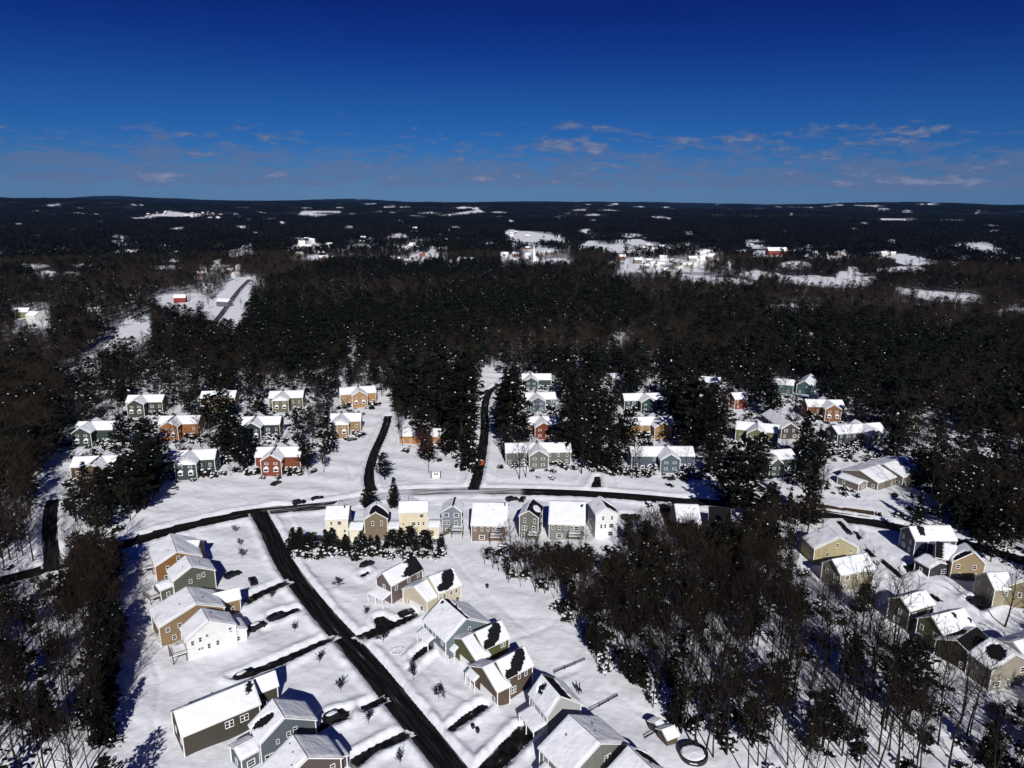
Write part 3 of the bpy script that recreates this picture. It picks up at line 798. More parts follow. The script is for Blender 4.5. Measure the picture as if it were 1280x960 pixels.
house('dark house half lost in the shade of the big evergreens by the road', (58, 56, 60),
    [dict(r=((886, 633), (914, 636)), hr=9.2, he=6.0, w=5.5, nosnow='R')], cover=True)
# --- houses along the snowy street on the right
r_, i_, o_ = house('yellow gabled house with long grey snow slope beside the snowy street', (212, 198, 140),
    [dict(r=((1033, 657), (1050, 672)), hr=9.4, he=5.6, eR=(1028, 697), eL=(1074, 685), clamp=(3, 9), win={'B': [(.3, 3.6, .8, 1.4), (.52, 6.6, .9, 1.5), (.85, 4.6, .8, 1.4)]})])
house('cream house with mottled snowy roof just below the yellow one', (190, 180, 150),
    [dict(r=((1040, 699), (1084, 691)), hr=9.0, he=5.8, eR=(1046, 717), clamp=(4, 7))], cover=True)
house('dark grey house with bright white roof, among bare trees by the snowy street', (112, 106, 96),
    [dict(r=((1125, 746), (1157, 737)), hr=8.6, he=6.2, eR=(1129, 756), clamp=(3.5, 6))], cover=True)
house('olive house whose white roof has two black teardrop bare spots', (128, 120, 78),
    [dict(r=((1164, 770), (1205, 760)), hr=9.0, he=6.0, eR=(1180, 792), clamp=(4, 8), bare={'R': [ell(.62, .2, .05, .17, 0), ell(.95, .6, .04, .16, 0)]})], cover=True)
house('beige house with a large black oval bare patch on its snowy roof', (190, 181, 160),
    [dict(r=((1237, 796), (1270, 818)), hr=9.2, he=5.8, w=6, bare={'R': [ell(.55, .35, .32, .3, .2)]})], cover=True)
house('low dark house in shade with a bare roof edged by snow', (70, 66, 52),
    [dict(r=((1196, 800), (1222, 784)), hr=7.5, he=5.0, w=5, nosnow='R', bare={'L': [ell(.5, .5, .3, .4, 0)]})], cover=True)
house('white-roofed house cut by the right edge below the bare tree', (220, 212, 190),
    [dict(r=((1266, 802), (1306, 792)), hr=8.4, he=5.6, w=5)])
r_, i_, o_ = house('navy-walled house with long white roof, nearest the main road on the snowy street', (92, 98, 120),
    [dict(r=((1150, 657), (1188, 657)), hr=9.0, he=6.0, eR=(1152, 676), clamp=(4, 7)),
     dict(r=((1136, 658), (1154, 658)), hr=9.0, he=6.0, w=4.5, bare={'R': [lambda s, t: s > .5 and t < .6]})])
house('tan gabled house with charcoal wings and a white bay, east of the snowy street', (190, 164, 118),
    [dict(r=((1206, 678), (1218, 690)), hr=9.6, he=5.8, eL=(1231, 704), eR=(1193, 706), clamp=(4, 8), bare={'R': [ell(.9, .5, .25, .4, .1)]}),
     dict(r=((1170, 677), (1196, 682)), hr=8.6, he=5.6, w=5, col=(70, 72, 82), bare={'R': [lambda s, t: s < .35]}),
     dict(r=((1156, 692), (1176, 703)), hr=5.0, he=3.6, w=4, col=(70, 72, 82))])
house('pale cream house with shaded olive gable behind the lone bare tree', (222, 206, 156),
    [dict(r=((1233, 716), (1259, 715)), hr=9.0, he=5.8, eR=(1240, 736), clamp=(4, 7), col=(188, 176, 142))])
house('tan gabled house at the right edge behind the lone bare tree', (160, 147, 110),
    [dict(r=((1270, 716), (1280, 726)), hr=9.0, he=5.8, w=6)])

# --- cross-gabled duplexes north of the road
SHRUBS = []
def duplex(label, col, rl, rr, gx, hr=None, he=None, w=4.8, gw=4.4, gh=None, cover=False, bays=True, pent=False, proj=5.2, detail=1, gcol=None):
    hr = hr or (9.6 if bays else 8.5); he = he or hr-2.7; gh = gh or hr+.15
    A, B = G(*rl, hr), G(*rr, hr); d = (B-A).normalized(); n = Vector((-d.y, d.x, 0))
    t = (gx-rl[0])/(rr[0]-rl[0]); c = A.lerp(B, t)
    ext = w+proj
    fr, bk = c-n*ext, c+n*(w+1.5)
    bare = {'L': [lambda s, t: t < .07 and s > .35], 'R': []} if random.random() < .6 else {}
    root, info, org = house(label, col, [dict(A=A, B=B, hr=hr, he=he, w=w),
        dict(A=Vector((bk.x, bk.y, gh)), B=Vector((fr.x, fr.y, gh)), hr=gh, he=he+.1, w=gw, bare=bare, col=gcol or col,
             win={'B': [(.28, he-1.1, 1.5, 1.0), (.72, he-1.1, 1.5, 1.0)]+([] if bays else [(.28, 2.0, 1.5, 1.1), (.72, 2.0, 1.5, 1.1)])})], detail=detail, cover=cover)
    g = info[1]
    if bays:
        for s in (-1, 1):
            p = g['B2']+g['nL']*(s*gw*.45); o = g['d']
            b = link('bay_window', BAY, root, (p.x, p.y, 3.2), math.atan2(o.x, -o.y)); link('pane', BAYP, b); link('snow_cap', BAYS, b)
    if pent:
        sm = MB(); o = g['d']; s = g['nL']; p = g['B2']+Vector((0, 0, 0))
        q = [p+s*gw*.95+Vector((0, 0, -gh+he)), p-s*gw*.95+Vector((0, 0, -gh+he)), p+Vector((0, 0, -.7))]
        q = [k+o*.5 if i < 2 else k+o*.06 for i, k in enumerate(q)]
        sm.face(q); sm.face([q[0]-o*.5, q[1]-o*.5, q[1], q[0]][::-1]); link('gable_snow', sm.mesh('gable_snow', [M['snow']]), root)
    p = c+n*-.6-org; pipe(root, (p.x, p.y, gh-.5), 1.6, .4, 'chimney', 'brick')
    for s in (-1, 1):
        q = c-n*(w+1.2)+d*(s*(gw+2.2)); SHRUBS.append((q.x, q.y, random.uniform(2.2, 3.5), label))
        q = c-n*(ext+2.0)+d*(s*(gw*.7)); SHRUBS.append((q.x, q.y, random.uniform(1.2, 1.9), label))
        q = c-n*(w+2.6)+d*(s*(gw+5.5)); SHRUBS.append((q.x, q.y, random.uniform(2.0, 3.3), label))
    return root
GREEN, DGREEN, OR, RUST, TAN, BLUE, SLATE, GREY, OLIVE = (66, 88, 80), (84, 88, 72), (190, 116, 50), (156, 76, 40), (178, 140, 88), (98, 116, 134), (82, 94, 110), (128, 132, 124), (112, 118, 84)
duplex('dark green house with two snow-capped bays, westernmost of the upper left group', GREEN, (97, 527), (150, 526), 113)
duplex('dark olive house at the back of the upper left group, behind the orange one', DGREEN, (160, 494), (206, 493), 177)
duplex('tan house behind tall evergreens at the back of the upper left group', TAN, (252, 489), (296, 488), 276)
duplex('sage and tan house with snowy pent gable at the back left of the tan pair', (128, 124, 96), (337, 489), (380, 488), 354, pent=True)
duplex('golden tan house topmost beside the north lane, two snow-capped bays', (206, 154, 88), (424, 485), (469, 482), 447)
duplex('bright orange house behind the green one with the snowy gable', OR, (201, 520), (251, 519), 219)
duplex('green house with snowy pent gable facing the open snow field', (68, 86, 84), (210, 564), (271, 561), 238, pent=True)
duplex('rust red house with two snow-capped bays facing the open snow field', RUST, (321, 559), (378, 558), 345)
duplex('charcoal green house shaded by evergreens above the rust red one', (62, 74, 76), (303, 521), (352, 520), 320)
duplex('golden tan house with pent gable beside the lone spruce and north lane', (188, 148, 94), (413, 517), (452, 516), 427, pent=True)
duplex('brown house almost hidden by dark pines at the west end of the upper left group', (116, 96, 60), (92, 571), (147, 569), 126, cover=True)
house('low orange house behind a red-twigged bare tree and the entrance sign', (212, 140, 60),
    [dict(r=((500, 535), (558, 536)), hr=6.0, he=3.8, eR=(503, 545), clamp=(4, 7))], detail=1, cover=True)
duplex('dark green house topmost in the middle group beside the huge pine', (74, 96, 92), (652, 467), (689, 467), 663, bays=False)
duplex('steel blue house second from the top in the middle group', (110, 128, 144), (656, 491), (694, 490), 669, bays=False)
duplex('brick red house behind the long grey one in the middle group', (150, 62, 30), (656, 521), (701, 520), 676, bays=False)
duplex('long grey house with snow-laden hedge in front, just north of the road', GREY, (631, 554), (713, 553), 671, bays=False)
duplex('bright orange-tan house behind the blue one, ringed by snowy shrubs', (206, 146, 70), (776, 522), (841, 520), 821, bays=False)
duplex('slate blue house with four white windows in its gable, just north of the road', BLUE, (787, 558), (866, 558), 832, bays=False)
duplex('teal house with only its patchy snowy roof showing between dark pines', (60, 84, 88), (778, 492), (827, 491), 805, bays=False)
house('little pale shed-like house far back among the bare trees of the middle group', (150, 150, 150), [dict(r=((762, 467), (774, 466)), hr=6.5, he=4.5, w=4)], detail=1)
house('house with a patchy snow roof at the back of the right group', (96, 96, 92), [dict(r=((874, 470), (901, 472)), hr=7.5, he=5.2, w=5)], detail=1)
house('brick red house with a rounded snowy roof among the evergreens', (150, 66, 34), [dict(r=((914, 491), (931, 490)), hr=8.5, he=5.8, w=4.5)], detail=1)
house('teal house with two snowy roofs at the very back of the right group', (70, 110, 112), [dict(r=((970, 473), (993, 475)), hr=8, he=5.6, w=4.5), dict(r=((1014, 467), (1006, 476)), hr=8.6, he=5.6, w=4.5)], detail=1)
duplex('olive green house with round snow-capped bays, right group beside the dark spruce', (126, 130, 88), (920, 526), (974, 531), 946)
r_, i_, o_ = house('forest green gabled house with four white windows, behind the roadside evergreens', (80, 98, 88),
    [dict(r=((951, 556), (973, 573)), hr=8.8, he=5.6, eR=(962, 580), wl=4.2, clamp=(3.5, 6), win={'B': [(.3, 4.4, 1.3, 1.0), (.75, 4.4, 1.3, 1.0), (.3, 1.7, 1.3, 1.1), (.75, 1.7, 1.3, 1.1)]}),
     dict(r=((962, 563), (989, 561)), hr=7.8, he=5.4, eR=(993, 573), clamp=(3.5, 6))], detail=1)
duplex('rust brown house with broad snowy roof at the back right of the group', (158, 98, 56), (1006, 499), (1053, 500), 1034)
duplex('slate blue house easternmost of the group, beside the woodland lane', SLATE, (1040, 532), (1100, 528), 1079, bays=False)
house('house behind the olive green one showing only one steep snowy roof', (90, 84, 76), [dict(r=((963, 511), (989, 529)), hr=8.2, he=5.2, w=4.6)], detail=1)
r_, i_, o_ = house('long low modern house with stepped snowy shed roofs near the east bend', (150, 138, 120),
    [dict(r=((1075, 588), (1104, 579)), hr=6.2, he=3.6, eR=(1092, 606), clamp=(4, 9)), dict(r=((1104, 580), (1134, 571)), hr=7.2, he=4.4, eR=(1143, 594), clamp=(4, 9), bare={'R': [ell(.65, .35, .06, .1, 0)]}),
     dict(r=((1052, 591), (1080, 601)), hr=4.0, he=3.0, w=3)], detail=1)
house('lone house half hidden by trees at the far right clearing', (120, 112, 98), [dict(r=((1222, 559), (1262, 563)), hr=7, he=4.6, w=5)], detail=1, cover=True)

# ------------------------------------------------------------------ plants
def bare_meshes(seed, h=16.0, tw='twig', spread=1.0, k=4, tk=1.0, cb=.30):
    rg = random.Random(seed); t = MB(); c = MB()
    def rot(d, ang, az):
        up = Vector((0, 0, 1)) if abs(d.z) < .95 else Vector((1, 0, 0))
        a = d.cross(up).normalized(); b = d.cross(a)
        return (d*math.cos(ang)+(a*math.cos(az)+b*math.sin(az))*math.sin(ang)).normalized()
    pts = [Vector((0, 0, -.4))]; d = Vector((rg.uniform(-.05, .05), rg.uniform(-.05, .05), 1)).normalized()
    n = 8; r0 = .0098*h
    for i in range(n):
        d = (d+Vector((rg.uniform(-.06, .06), rg.uniform(-.06, .06), .06))).normalized(); pts.append(pts[-1]+d*(h*.92/n))
    rad = [r0*(1-.9*i/n) for i in range(n+1)]
    for i in range(n): t.seg(pts[i], pts[i+1], rad[i], rad[i+1], 5)
    nl = rg.randint(9, 13)
    for i in range(nl):
        f = cb+(.97-cb)*(i+rg.random())/nl; q = f*n; j = min(n-1, int(q)); p = pts[j].lerp(pts[j+1], q-j)
        ln = h*(.46-.30*f)*rg.uniform(.75, 1.2)*spread; dd = rot(Vector((0, 0, 1)), rg.uniform(.45, .85)*(.8+.2*spread), i*2.4+rg.uniform(-.4, .4))
        lp = [p]; rr = rad[j]*.55
        for s in range(3):
            dd = (dd+Vector((rg.uniform(-.12, .12), rg.uniform(-.12, .12), .16))).normalized(); lp.append(lp[-1]+dd*ln/3)
        for s in range(3): t.seg(lp[s], lp[s+1], max(.035, rr*(1-.24*s)), max(.028, rr*(1-.24*(s+1))), 4)
        for b in range(k+1):
            s = rg.uniform(.7, 3); j2 = min(2, int(s)); bp = lp[j2].lerp(lp[j2+1], s-j2)
            bd = rot(dd, rg.uniform(.35, .9), rg.uniform(0, 6.28)); bd = (bd+Vector((0, 0, .25))).normalized(); bl = ln*rg.uniform(.3, .55)
            be = bp+bd*bl; c.seg(bp, be, .035*tk, .02*tk)
            for w in range(k):
                tp = bp.lerp(be, rg.uniform(.25, 1)); td = rot(bd, rg.uniform(.3, .9), rg.uniform(0, 6.28)); te = tp+td*bl*rg.uniform(.35, .7)
                c.seg(tp, te, .021*tk, .012*tk)
                for _ in range(1 if k < 3 else 2):
                    vp = tp.lerp(te, rg.uniform(.3, 1)); vd = rot(td, rg.uniform(.3, .8), rg.uniform(0, 6.28)); c.seg(vp, vp+vd*bl*rg.uniform(.2, .4), .014*tk, .008*tk)
    return t.mesh('trunk', [M['bark']]), c.mesh('crown', [M[tw]])

def pine_meshes(seed, h=18.0, kind='pine', snow=.1, dens=1.0):
    rg = random.Random(seed); t = MB(); c = MB()
    t.seg((0, 0, -.4), (0, 0, h*.5), .016*h, .011*h, 6); t.seg((0, 0, h*.5), (0, 0, h*.97), .011*h, .002*h, 5)
    lv = int((15 if kind == 'pine' else 20)*dens)
    b0 = .2 if kind == 'pine' else .06
    for i in range(lv):
        f = b0+(1-b0)*(i+rg.uniform(0, .5))/lv
        g = (f-b0)/(1-b0)
        if kind == 'pine': L = h*.205*(min(1, .45+g*2.2))*(1-g**2.2)**.6*1.05+.25
        else: L = h*.20*(1-g)**.85+.2
        nb = rg.randint(5, 7)
        a0 = rg.uniform(0, 6.28)
        for k in range(nb):
            if rg.random() < (.16 if kind == 'pine' else .05): continue
            a = a0+6.28*k/nb+rg.uniform(-.35, .35); l = L*rg.uniform(.6, 1.15)
            up = rg.uniform(-.05, .3) if kind == 'pine' else -.25-.2*(1-g)
            o = Vector((math.cos(a), math.sin(a), up)); s = Vector((-math.sin(a), math.cos(a), 0)); p0 = Vector((0, 0, f*h))
            t.seg(p0, p0+o*l*.8, .05, .02, 3)
            ns = max(3, int(l*3.2))
            for q in range(ns):
                e = .22+.78*(q+rg.random())/ns
                wd = l*.34*(1-abs(e-.55)*.9)
                p = p0+o*(l*e)+s*rg.uniform(-wd, wd)+Vector((0, 0, rg.uniform(-.25, .3)))
                sz = rg.uniform(.45, .95)*(h/18)**.5
                ax = (o*rg.uniform(.5, 1)+s*rg.uniform(-.8, .8)+Vector((0, 0, rg.uniform(-.35, .45)))).normalized()
                bx = ax.cross(Vector((rg.uniform(-.7, .7), rg.uniform(-.7, .7), 1))).normalized()
                isn = rg.random() < snow
                if isn:
                    up3 = Vector((rg.uniform(-.2, .2), rg.uniform(-.2, .2), 1)).normalized(); bx = up3.cross(ax).normalized(); p = p+Vector((0, 0, .18)); sz *= .75
                    c.face([p-ax*sz*.7, p-bx*sz*.4+up3*.12, p+ax*sz*.6-Vector((0, 0, .1)), p+bx*sz*.4+up3*.1], 1)
                else:
                    c.face([p-ax*sz*.75, p-bx*sz*.33, p+ax*sz*.95-Vector((0, 0, .06)), p+bx*sz*.33], 0)
                    c.face([p-ax*sz*.4+Vector((0, 0, -.25)), p-bx*sz*.5+Vector((0, 0, -.2)), p+ax*sz*.5+Vector((0, 0, .25)), p+bx*sz*.4+Vector((0, 0, .1))], 0)
    return t.mesh('trunk', [M['bark']]), c.mesh('crown', [M['needle'], M['clump']])

def shrub_mesh(seed, snow=.5, h=2.0):
    rg = random.Random(seed); c = MB()
    for k in range(64):
        a = rg.uniform(0, 6.28); e = rg.uniform(.1, 1.25); o = Vector((math.cos(a)*math.cos(e), math.sin(a)*math.cos(e), math.sin(e)*1.05))
        l = rg.uniform(.7, 1.1); c.seg((0, 0, -.1), o*l, .02, .012, 3)
        for q in range(3):
            p = o*l*rg.uniform(.55, 1.05); ax = Vector((rg.uniform(-1, 1), rg.uniform(-1, 1), rg.uniform(-.6, .8))).normalized(); bx = ax.cross(o).normalized(); s = rg.uniform(.12, .24)
            c.face([p-ax*s, p-bx*s*.6, p+ax*s, p+bx*s*.6], 0)
        if rg.random() < snow:
            p = o*l*1.02+Vector((0, 0, .05)); c.lump(p, rg.uniform(.12, .28), rg.uniform(.12, .28), rg.uniform(.07, .14), 1, rg.random(), 6, 3)
    return c.mesh('shrub', [M['leafbrown'] if seed % 2 else M['needle'], M['clump']])

BARE = [bare_meshes(100+i, 16.0, 'twig', .8+.13*(i % 4), 2 if i < 6 else 3, 1.0, (.42, .30, .48, .36)[i % 4]) for i in range(9)]
REDB = bare_meshes(150, 9.0, 'redtwig', 1.5)
YARD = [bare_meshes(160+i, 4.5, 'twig', 1.1, 4, 1.5) for i in range(2)]
PINE = [pine_meshes(200+i, 18.0, 'pine', (.008, .022, .06, .012, .04)[i]) for i in range(5)]
FIR = [pine_meshes(220+i, 15.0, 'fir', (.01, .08, .02)[i]) for i in range(3)]
SHRUB = [shrub_mesh(300+i, (.05, .09, .15, .22)[i % 4]) for i in range(6)]
BUSH = [shrub_mesh(340+i, .12) for i in range(2)]

# candidate trees: (x, y, h, kind, label, force)
CAND = {'bare': [], 'ever': [], 'shrub': []}
def hblocked(x, y, h, wid, rg):
    """tree would hide a house the photo shows"""
    dist = math.hypot(x, y)
    u, v0 = P(x, y, 0); _, v1 = P(x, y, h); hw = wid*FPX/dist
    for (a, b, c, d, hd, cov) in HRECT:
        if hd < dist: continue
        if u+hw*.8 < a or u-hw*.8 > c: continue
        if v1 < d-2 and v0 > b+2:
            if cov and rg.random() < .75: continue
            return True
    return False
HP = np.array(HPOS)
VIEWS = [([(-5, 716), (78, 696), (82, 709), (-5, 734)], .92), ([(54, 625), (72, 622), (76, 700), (54, 700)], .75), ([(44, 680), (56, 600), (84, 552), (92, 562), (74, 640)], .6),
 ([(1040, 650), (1060, 650), (1285, 805), (1270, 825), (1190, 790)], .6), ([(1130, 538), (1150, 514), (1180, 514), (1262, 560), (1200, 572)], .35), ([(775, 616), (915, 622), (910, 634), (775, 630)], .8), ([(1195, 700), (1280, 745), (1280, 800), (1210, 760)], .6)]
def vblocked(x, y, h, rg):
    for hh in (.15, .4, .65, .9):
        u, v = P(x, y, h*hh)
        for poly, pr in VIEWS:
            if inpoly(np.array([u]), np.array([v]), poly)[0] and rg.random() < pr: return True
    return False
def clear_of(x, y, rad=0.0):
    if (np.hypot(HP[:, 0]-x, HP[:, 1]-y) < HP[:, 2]+rad).any(): return False
    return True

REG = [  # (photo polygon on the ground, spacing, share evergreen, share shrub, h bare, h ever, labels (bare, evergreen, shrub))
 ('lw', [(-110, 474), (44, 474), (66, 540), (48, 600), (40, 660), (70, 700), (118, 697), (146, 712), (150, 770), (146, 860), (128, 935), (122, 1010), (-110, 1010)], 3.7, .06, .26, (13, 20), (9, 14)),
 ('lwe', [(70, 742), (96, 704), (146, 698), (153, 740), (149, 850), (132, 935), (112, 920), (120, 800), (80, 760)], 3.6, .6, .12, (11, 16), (9, 14)),
 ('wb', [(72, 604), (120, 594), (175, 580), (205, 606), (185, 645), (150, 668), (82, 668)], 4.4, .6, .2, (11, 16), (10, 15)),
 ('lwn', [(-60, 474), (80, 474), (84, 500), (70, 545), (85, 560), (60, 600), (40, 610), (-60, 600)], 4.8, .2, .05, (13, 18), (13, 19)),
 ('na', [(70, 474), (600, 464), (600, 520), (560, 545), (490, 520), (470, 510), (400, 560), (300, 580), (280, 600), (205, 600), (160, 560), (75, 580)], 4.9, .26, .4, (9, 15), (9, 16)),
 ('nm', [(490, 470), (600, 470), (600, 580), (545, 580), (490, 560)], 5.4, .30, .3, (11, 16), (14, 21)),
 ('nb', [(620, 462), (930, 458), (930, 600), (890, 607), (770, 596), (620, 588)], 4.8, .28, .42, (9, 15), (12, 20)),
 ('nc', [(930, 458), (1100, 475), (1130, 520), (1150, 590), (1180, 625), (1060, 622), (1000, 617), (930, 608)], 4.8, .3, .42, (9, 14), (12, 19)),
 ('ew', [(1100, 474), (1300, 450), (1340, 700), (1210, 690), (1120, 660), (1060, 648), (1160, 630), (1125, 540)], 4.6, .36, .2, (13, 19), (12, 18)),
 ('rwn', [(640, 722), (620, 690), (690, 678), (735, 690), (800, 668), (830, 662), (965, 655), (1012, 700), (1000, 760), (860, 800), (740, 822), (716, 790), (690, 752)], 2.9, .16, .2, (7, 14), (8, 13)),
 ('rw', [(735, 812), (860, 790), (1000, 740), (1030, 748), (1090, 770), (1150, 800), (1210, 858), (1300, 890), (1360, 1010), (950, 1010), (880, 950), (838, 902), (780, 862)], 3.75, .035, .36, (15, 23), (8, 14)),
 ('rwe', [(715, 760), (760, 740), (800, 790), (900, 880), (930, 940), (890, 940), (840, 896), (775, 852), (730, 824)], 3.2, .28, .4, (7, 12), (5, 10)),
 ('res', [(985, 668), (1030, 690), (1060, 740), (1100, 790), (1200, 860), (1280, 880), (1290, 840), (1230, 840), (1150, 790), (1100, 745), (1020, 690)], 5.8, .1, .35, (12, 18), (6, 10)),
 ('rwn', [(596, 690), (640, 683), (702, 685), (722, 728), (692, 750), (640, 733), (608, 712)], 2.9, .06, .25, (5, 9), (4, 7)),
 ('rb', [(952, 642), (1036, 653), (1030, 670), (992, 676), (948, 664)], 4.0, .55, .2, (10, 15), (9, 14)),
 ('rwd', [(795, 690), (830, 672), (960, 664), (990, 700), (900, 745), (800, 745)], 4.4, .6, .1, (10, 15), (9, 13)),
 ('ew', [(1118, 664), (1160, 674), (1240, 697), (1330, 722), (1330, 748), (1282, 718), (1240, 704), (1200, 690), (1140, 676)], 3.6, .55, .15, (9, 13), (8, 12)),
 ('ew', [(1060, 646), (1110, 655), (1160, 660), (1250, 640), (1340, 640), (1340, 720), (1285, 712), (1215, 686), (1160, 672), (1120, 668)], 4.2, .5, .2, (10, 15), (8, 12)),
]
RLAB = {
 'rb': ('bare tree in the shady clump between the main road and the yellow house', 'dark evergreen in the shady clump between the main road and the yellow house', 'bush in the shady clump between the main road and the yellow house'),
 'rwd': ('bare tree in the black evergreen mass behind the olive-brown house', 'dark evergreen in the black mass behind the olive-brown house', 'bush in the black evergreen mass behind the olive-brown house'),
 'lw': ('tall bare tree in the wood filling the lower left corner', 'evergreen among bare trees in the lower left wood', 'low bush under the bare trees of the lower left wood'),
 'lwe': ('bare tree in the dark belt along the snowy back yards at left', 'dark evergreen in the belt edging the snowy back yards at left', 'bush in the dark belt edging the snowy back yards at left'),
 'wb': ('bare tree in the grove above the bend of the main road', 'dark pine in the grove above the bend of the main road', 'bush in the grove above the bend of the main road'),
 'lwn': ('bare tree in the wood at the far left, west of the green house', 'evergreen in the wood at the far left, west of the green house', 'bush in the wood west of the green house'),
 'na': ('bare tree between the cross-gabled houses at upper left', 'evergreen between the cross-gabled houses at upper left', 'snowy shrub between the cross-gabled houses at upper left'),
 'nm': ('bare tree in the pine grove left of the centre lane', 'tall dark pine in the grove left of the centre lane', 'snowy shrub under the pines left of the centre lane'),
 'nb': ('bare tree among the houses right of the centre lane', 'dark evergreen among the houses right of the centre lane', 'snow-laden shrub among the houses right of the centre lane'),
 'nc': ('bare tree among the houses of the right group', 'dark evergreen among the houses of the right group', 'snow-laden shrub among the houses of the right group'),
 'ew': ('bare tree in the shady wood at the right edge above the snowy street', 'evergreen in the shady wood at the right edge above the snowy street', 'snowy bush in the shady wood at the right edge'),
 'rwn': ('bare tree in the dark thicket south of the roadside houses', 'dark evergreen in the thicket south of the roadside houses', 'bush in the dark thicket south of the roadside houses'),
 'rw': ('tall bare tree in the big wood at lower right', 'evergreen standing among the bare trees of the lower right wood', 'snowy bush on the floor of the lower right wood'),
 'rwe': ('small bare tree on the edge of the lower right wood beside the back yards', 'evergreen on the edge of the lower right wood beside the back yards', 'snow-flecked bush on the edge of the lower right wood beside the back yards'),
 'res': ('bare tree in the back gardens of the snowy street', 'evergreen in the back gardens of the snowy street', 'snow-covered bush in the back gardens of the snowy street'),
}
OPEN = [  # open snow without random plants
 [(150, 668), (215, 606), (330, 600), (392, 604), (398, 548), (474, 552), (462, 612), (320, 642), (160, 690)],
 [(478, 590), (520, 586), (592, 592), (598, 612), (476, 612)], [(600, 592), (905, 602), (915, 632), (600, 614)],
 [(452, 566), (466, 520), (482, 496), (494, 500), (488, 545), (472, 600)],
 [(1040, 610), (1020, 590), (1050, 575), (1110, 600), (1160, 616), (1100, 622)], [(595, 480), (630, 470), (640, 480), (618, 520), (612, 590), (596, 590)],
]
def scatter_region(key, poly, sp, fe, fs, hb, hh):
    rg = random.Random(key); W = [G(u, v) for u, v in poly]
    x0, x1 = min(p.x for p in W), max(p.x for p in W); y0, y1 = min(p.y for p in W), max(p.y for p in W)
    pts = []
    y = y0
    while y < y1:
        x = x0
        while x < x1:
            pts.append((x+rg.uniform(-.48, .48)*sp, y+rg.uniform(-.48, .48)*sp)); x += sp
        y += sp
    a = np.array(pts); ok = inpoly(a[:, 0], a[:, 1], [(p.x, p.y) for p in W])
    a = a[ok]; rd = road_dist(a[:, 0], a[:, 1]); u, v = P(a[:, 0], a[:, 1], 0*a[:, 0])
    op = np.zeros(len(a), bool)
    for f in OPEN: op |= inpoly(u, v, f)
    dens = _sum(_U[:1], a[:, 0]*.35, a[:, 1]*.35)
    for (x, y), d, o, dn in zip(a, rd, op, dens):
        if d < 2.2 or o: continue
        k = rg.random()
        kind = 'shrub' if k < fs else 'ever' if k < fs+fe*(1.0+.7*float(np.clip(dn, -1, 1))) else 'bare'
        h = rg.uniform(.9, 2.4) if kind == 'shrub' else rg.uniform(*(hh if kind == 'ever' else hb))
        wid = .9*h if kind == 'shrub' else .16*h if kind == 'ever' else .18*h
        if not clear_of(x, y, .5 if kind == 'shrub' else 1.5): continue
        if h > 3 and vblocked(x, y, h, rg): continue
        if hblocked(x, y, h, wid, rg):
            k2 = rg.random()
            if kind == 'bare' and k2 < (.2 if key in ('na', 'nb', 'nc', 'res') else .06): pass
            elif k2 < .55: kind = 'shrub'; h = rg.uniform(1.0, 2.3)
            elif k2 < .75 and kind == 'bare' and not hblocked(x, y, h*.42, wid*.42, rg): h *= .42
            else: continue
        CAND[kind].append((x, y, h, key, None))
for r in REG: scatter_region(*r)
rgc = random.Random(77)
for key, poly, n in [('na', [(80, 500), (160, 488), (480, 478), (500, 520), (470, 548), (398, 556), (392, 598), (330, 592), (205, 606), (95, 596)], 1700),
                     ('nb', [(620, 470), (930, 470), (925, 600), (880, 604), (760, 594), (625, 584)], 1800), ('nc', [(930, 470), (1090, 480), (1130, 530), (1170, 612), (1060, 618), (935, 604)], 1600)]:
    for k in range(n):
        u, v = rgc.uniform(min(p[0] for p in poly), max(p[0] for p in poly)), rgc.uniform(min(p[1] for p in poly), max(p[1] for p in poly))
        if not inpoly(np.array([u]), np.array([v]), poly)[0] or rgc.random() > (v-440)/160: continue
        p = G(u, v)
        if road_dist(np.array([p.x]), np.array([p.y]))[0] < 2 or not clear_of(p.x, p.y, -.3): continue
        if any(inpoly(np.array([u]), np.array([v]), f)[0] for f in OPEN): continue
        if math.sin(p.x*.11+p.y*.07)+math.sin(p.y*.13-p.x*.05) < -.5: continue
        if rgc.random() < .42:
            h = rgc.uniform(3.5, 8)
            if not hblocked(p.x, p.y, h, h*.2, rgc): CAND['bare'].append((p.x, p.y, h, key, None)); continue
        CAND['shrub'].append((p.x, p.y, rgc.uniform(1.0, 2.4), key, None))

SPECIAL = []   # trees singled out: (u base, v base, v top, mesh pair, base height of mesh, name, label)
def single(u, v, vt, pair, h0, name, label, cat='tree', wid=1.0, rz=None):
    p = G(u, v); lo, hi = .5, 45.0
    for _ in range(40):
        m = (lo+hi)/2
        if float(P(p.x, p.y, m)[1]) > vt: lo = m
        else: hi = m
    s = lo/h0
    t = thing(name, label, cat, (p.x, p.y, 0), random.uniform(0, 6.28) if rz is None else rz, None, (s*wid, s*wid, s))
    link('trunk', pair[0], t); link('crown', pair[1], t)
    return t
single(493, 634, 596, FIR[0], 15, 'spruce_tree', 'dense conical spruce standing alone between the roadside row and the road', wid=1.3)
single(411, 566, 512, FIR[1], 15, 'spruce_tree', 'broad dark spruce beside the golden tan house with the pent gable', wid=1.2)
single(462, 640, 610, PINE[3], 18, 'pine_tree', 'bushy evergreen by the road behind the tan gable-fronted house', wid=1.8)
single(637, 556, 466, PINE[0], 18, 'pine_tree', 'huge dark pine right of the centre lane beside the green and blue houses', wid=1.5)
single(577, 566, 448, PINE[1], 18, 'pine_tree', 'very tall dark pine just left of the centre lane', wid=1.2)
single(552, 540, 452, PINE[3], 18, 'pine_tree', 'tall dark pine behind the low orange house', wid=1.1)
single(588, 588, 520, FIR[1], 15, 'spruce_tree', 'snow-flecked spruce at the lower end of the centre lane', wid=1.4)
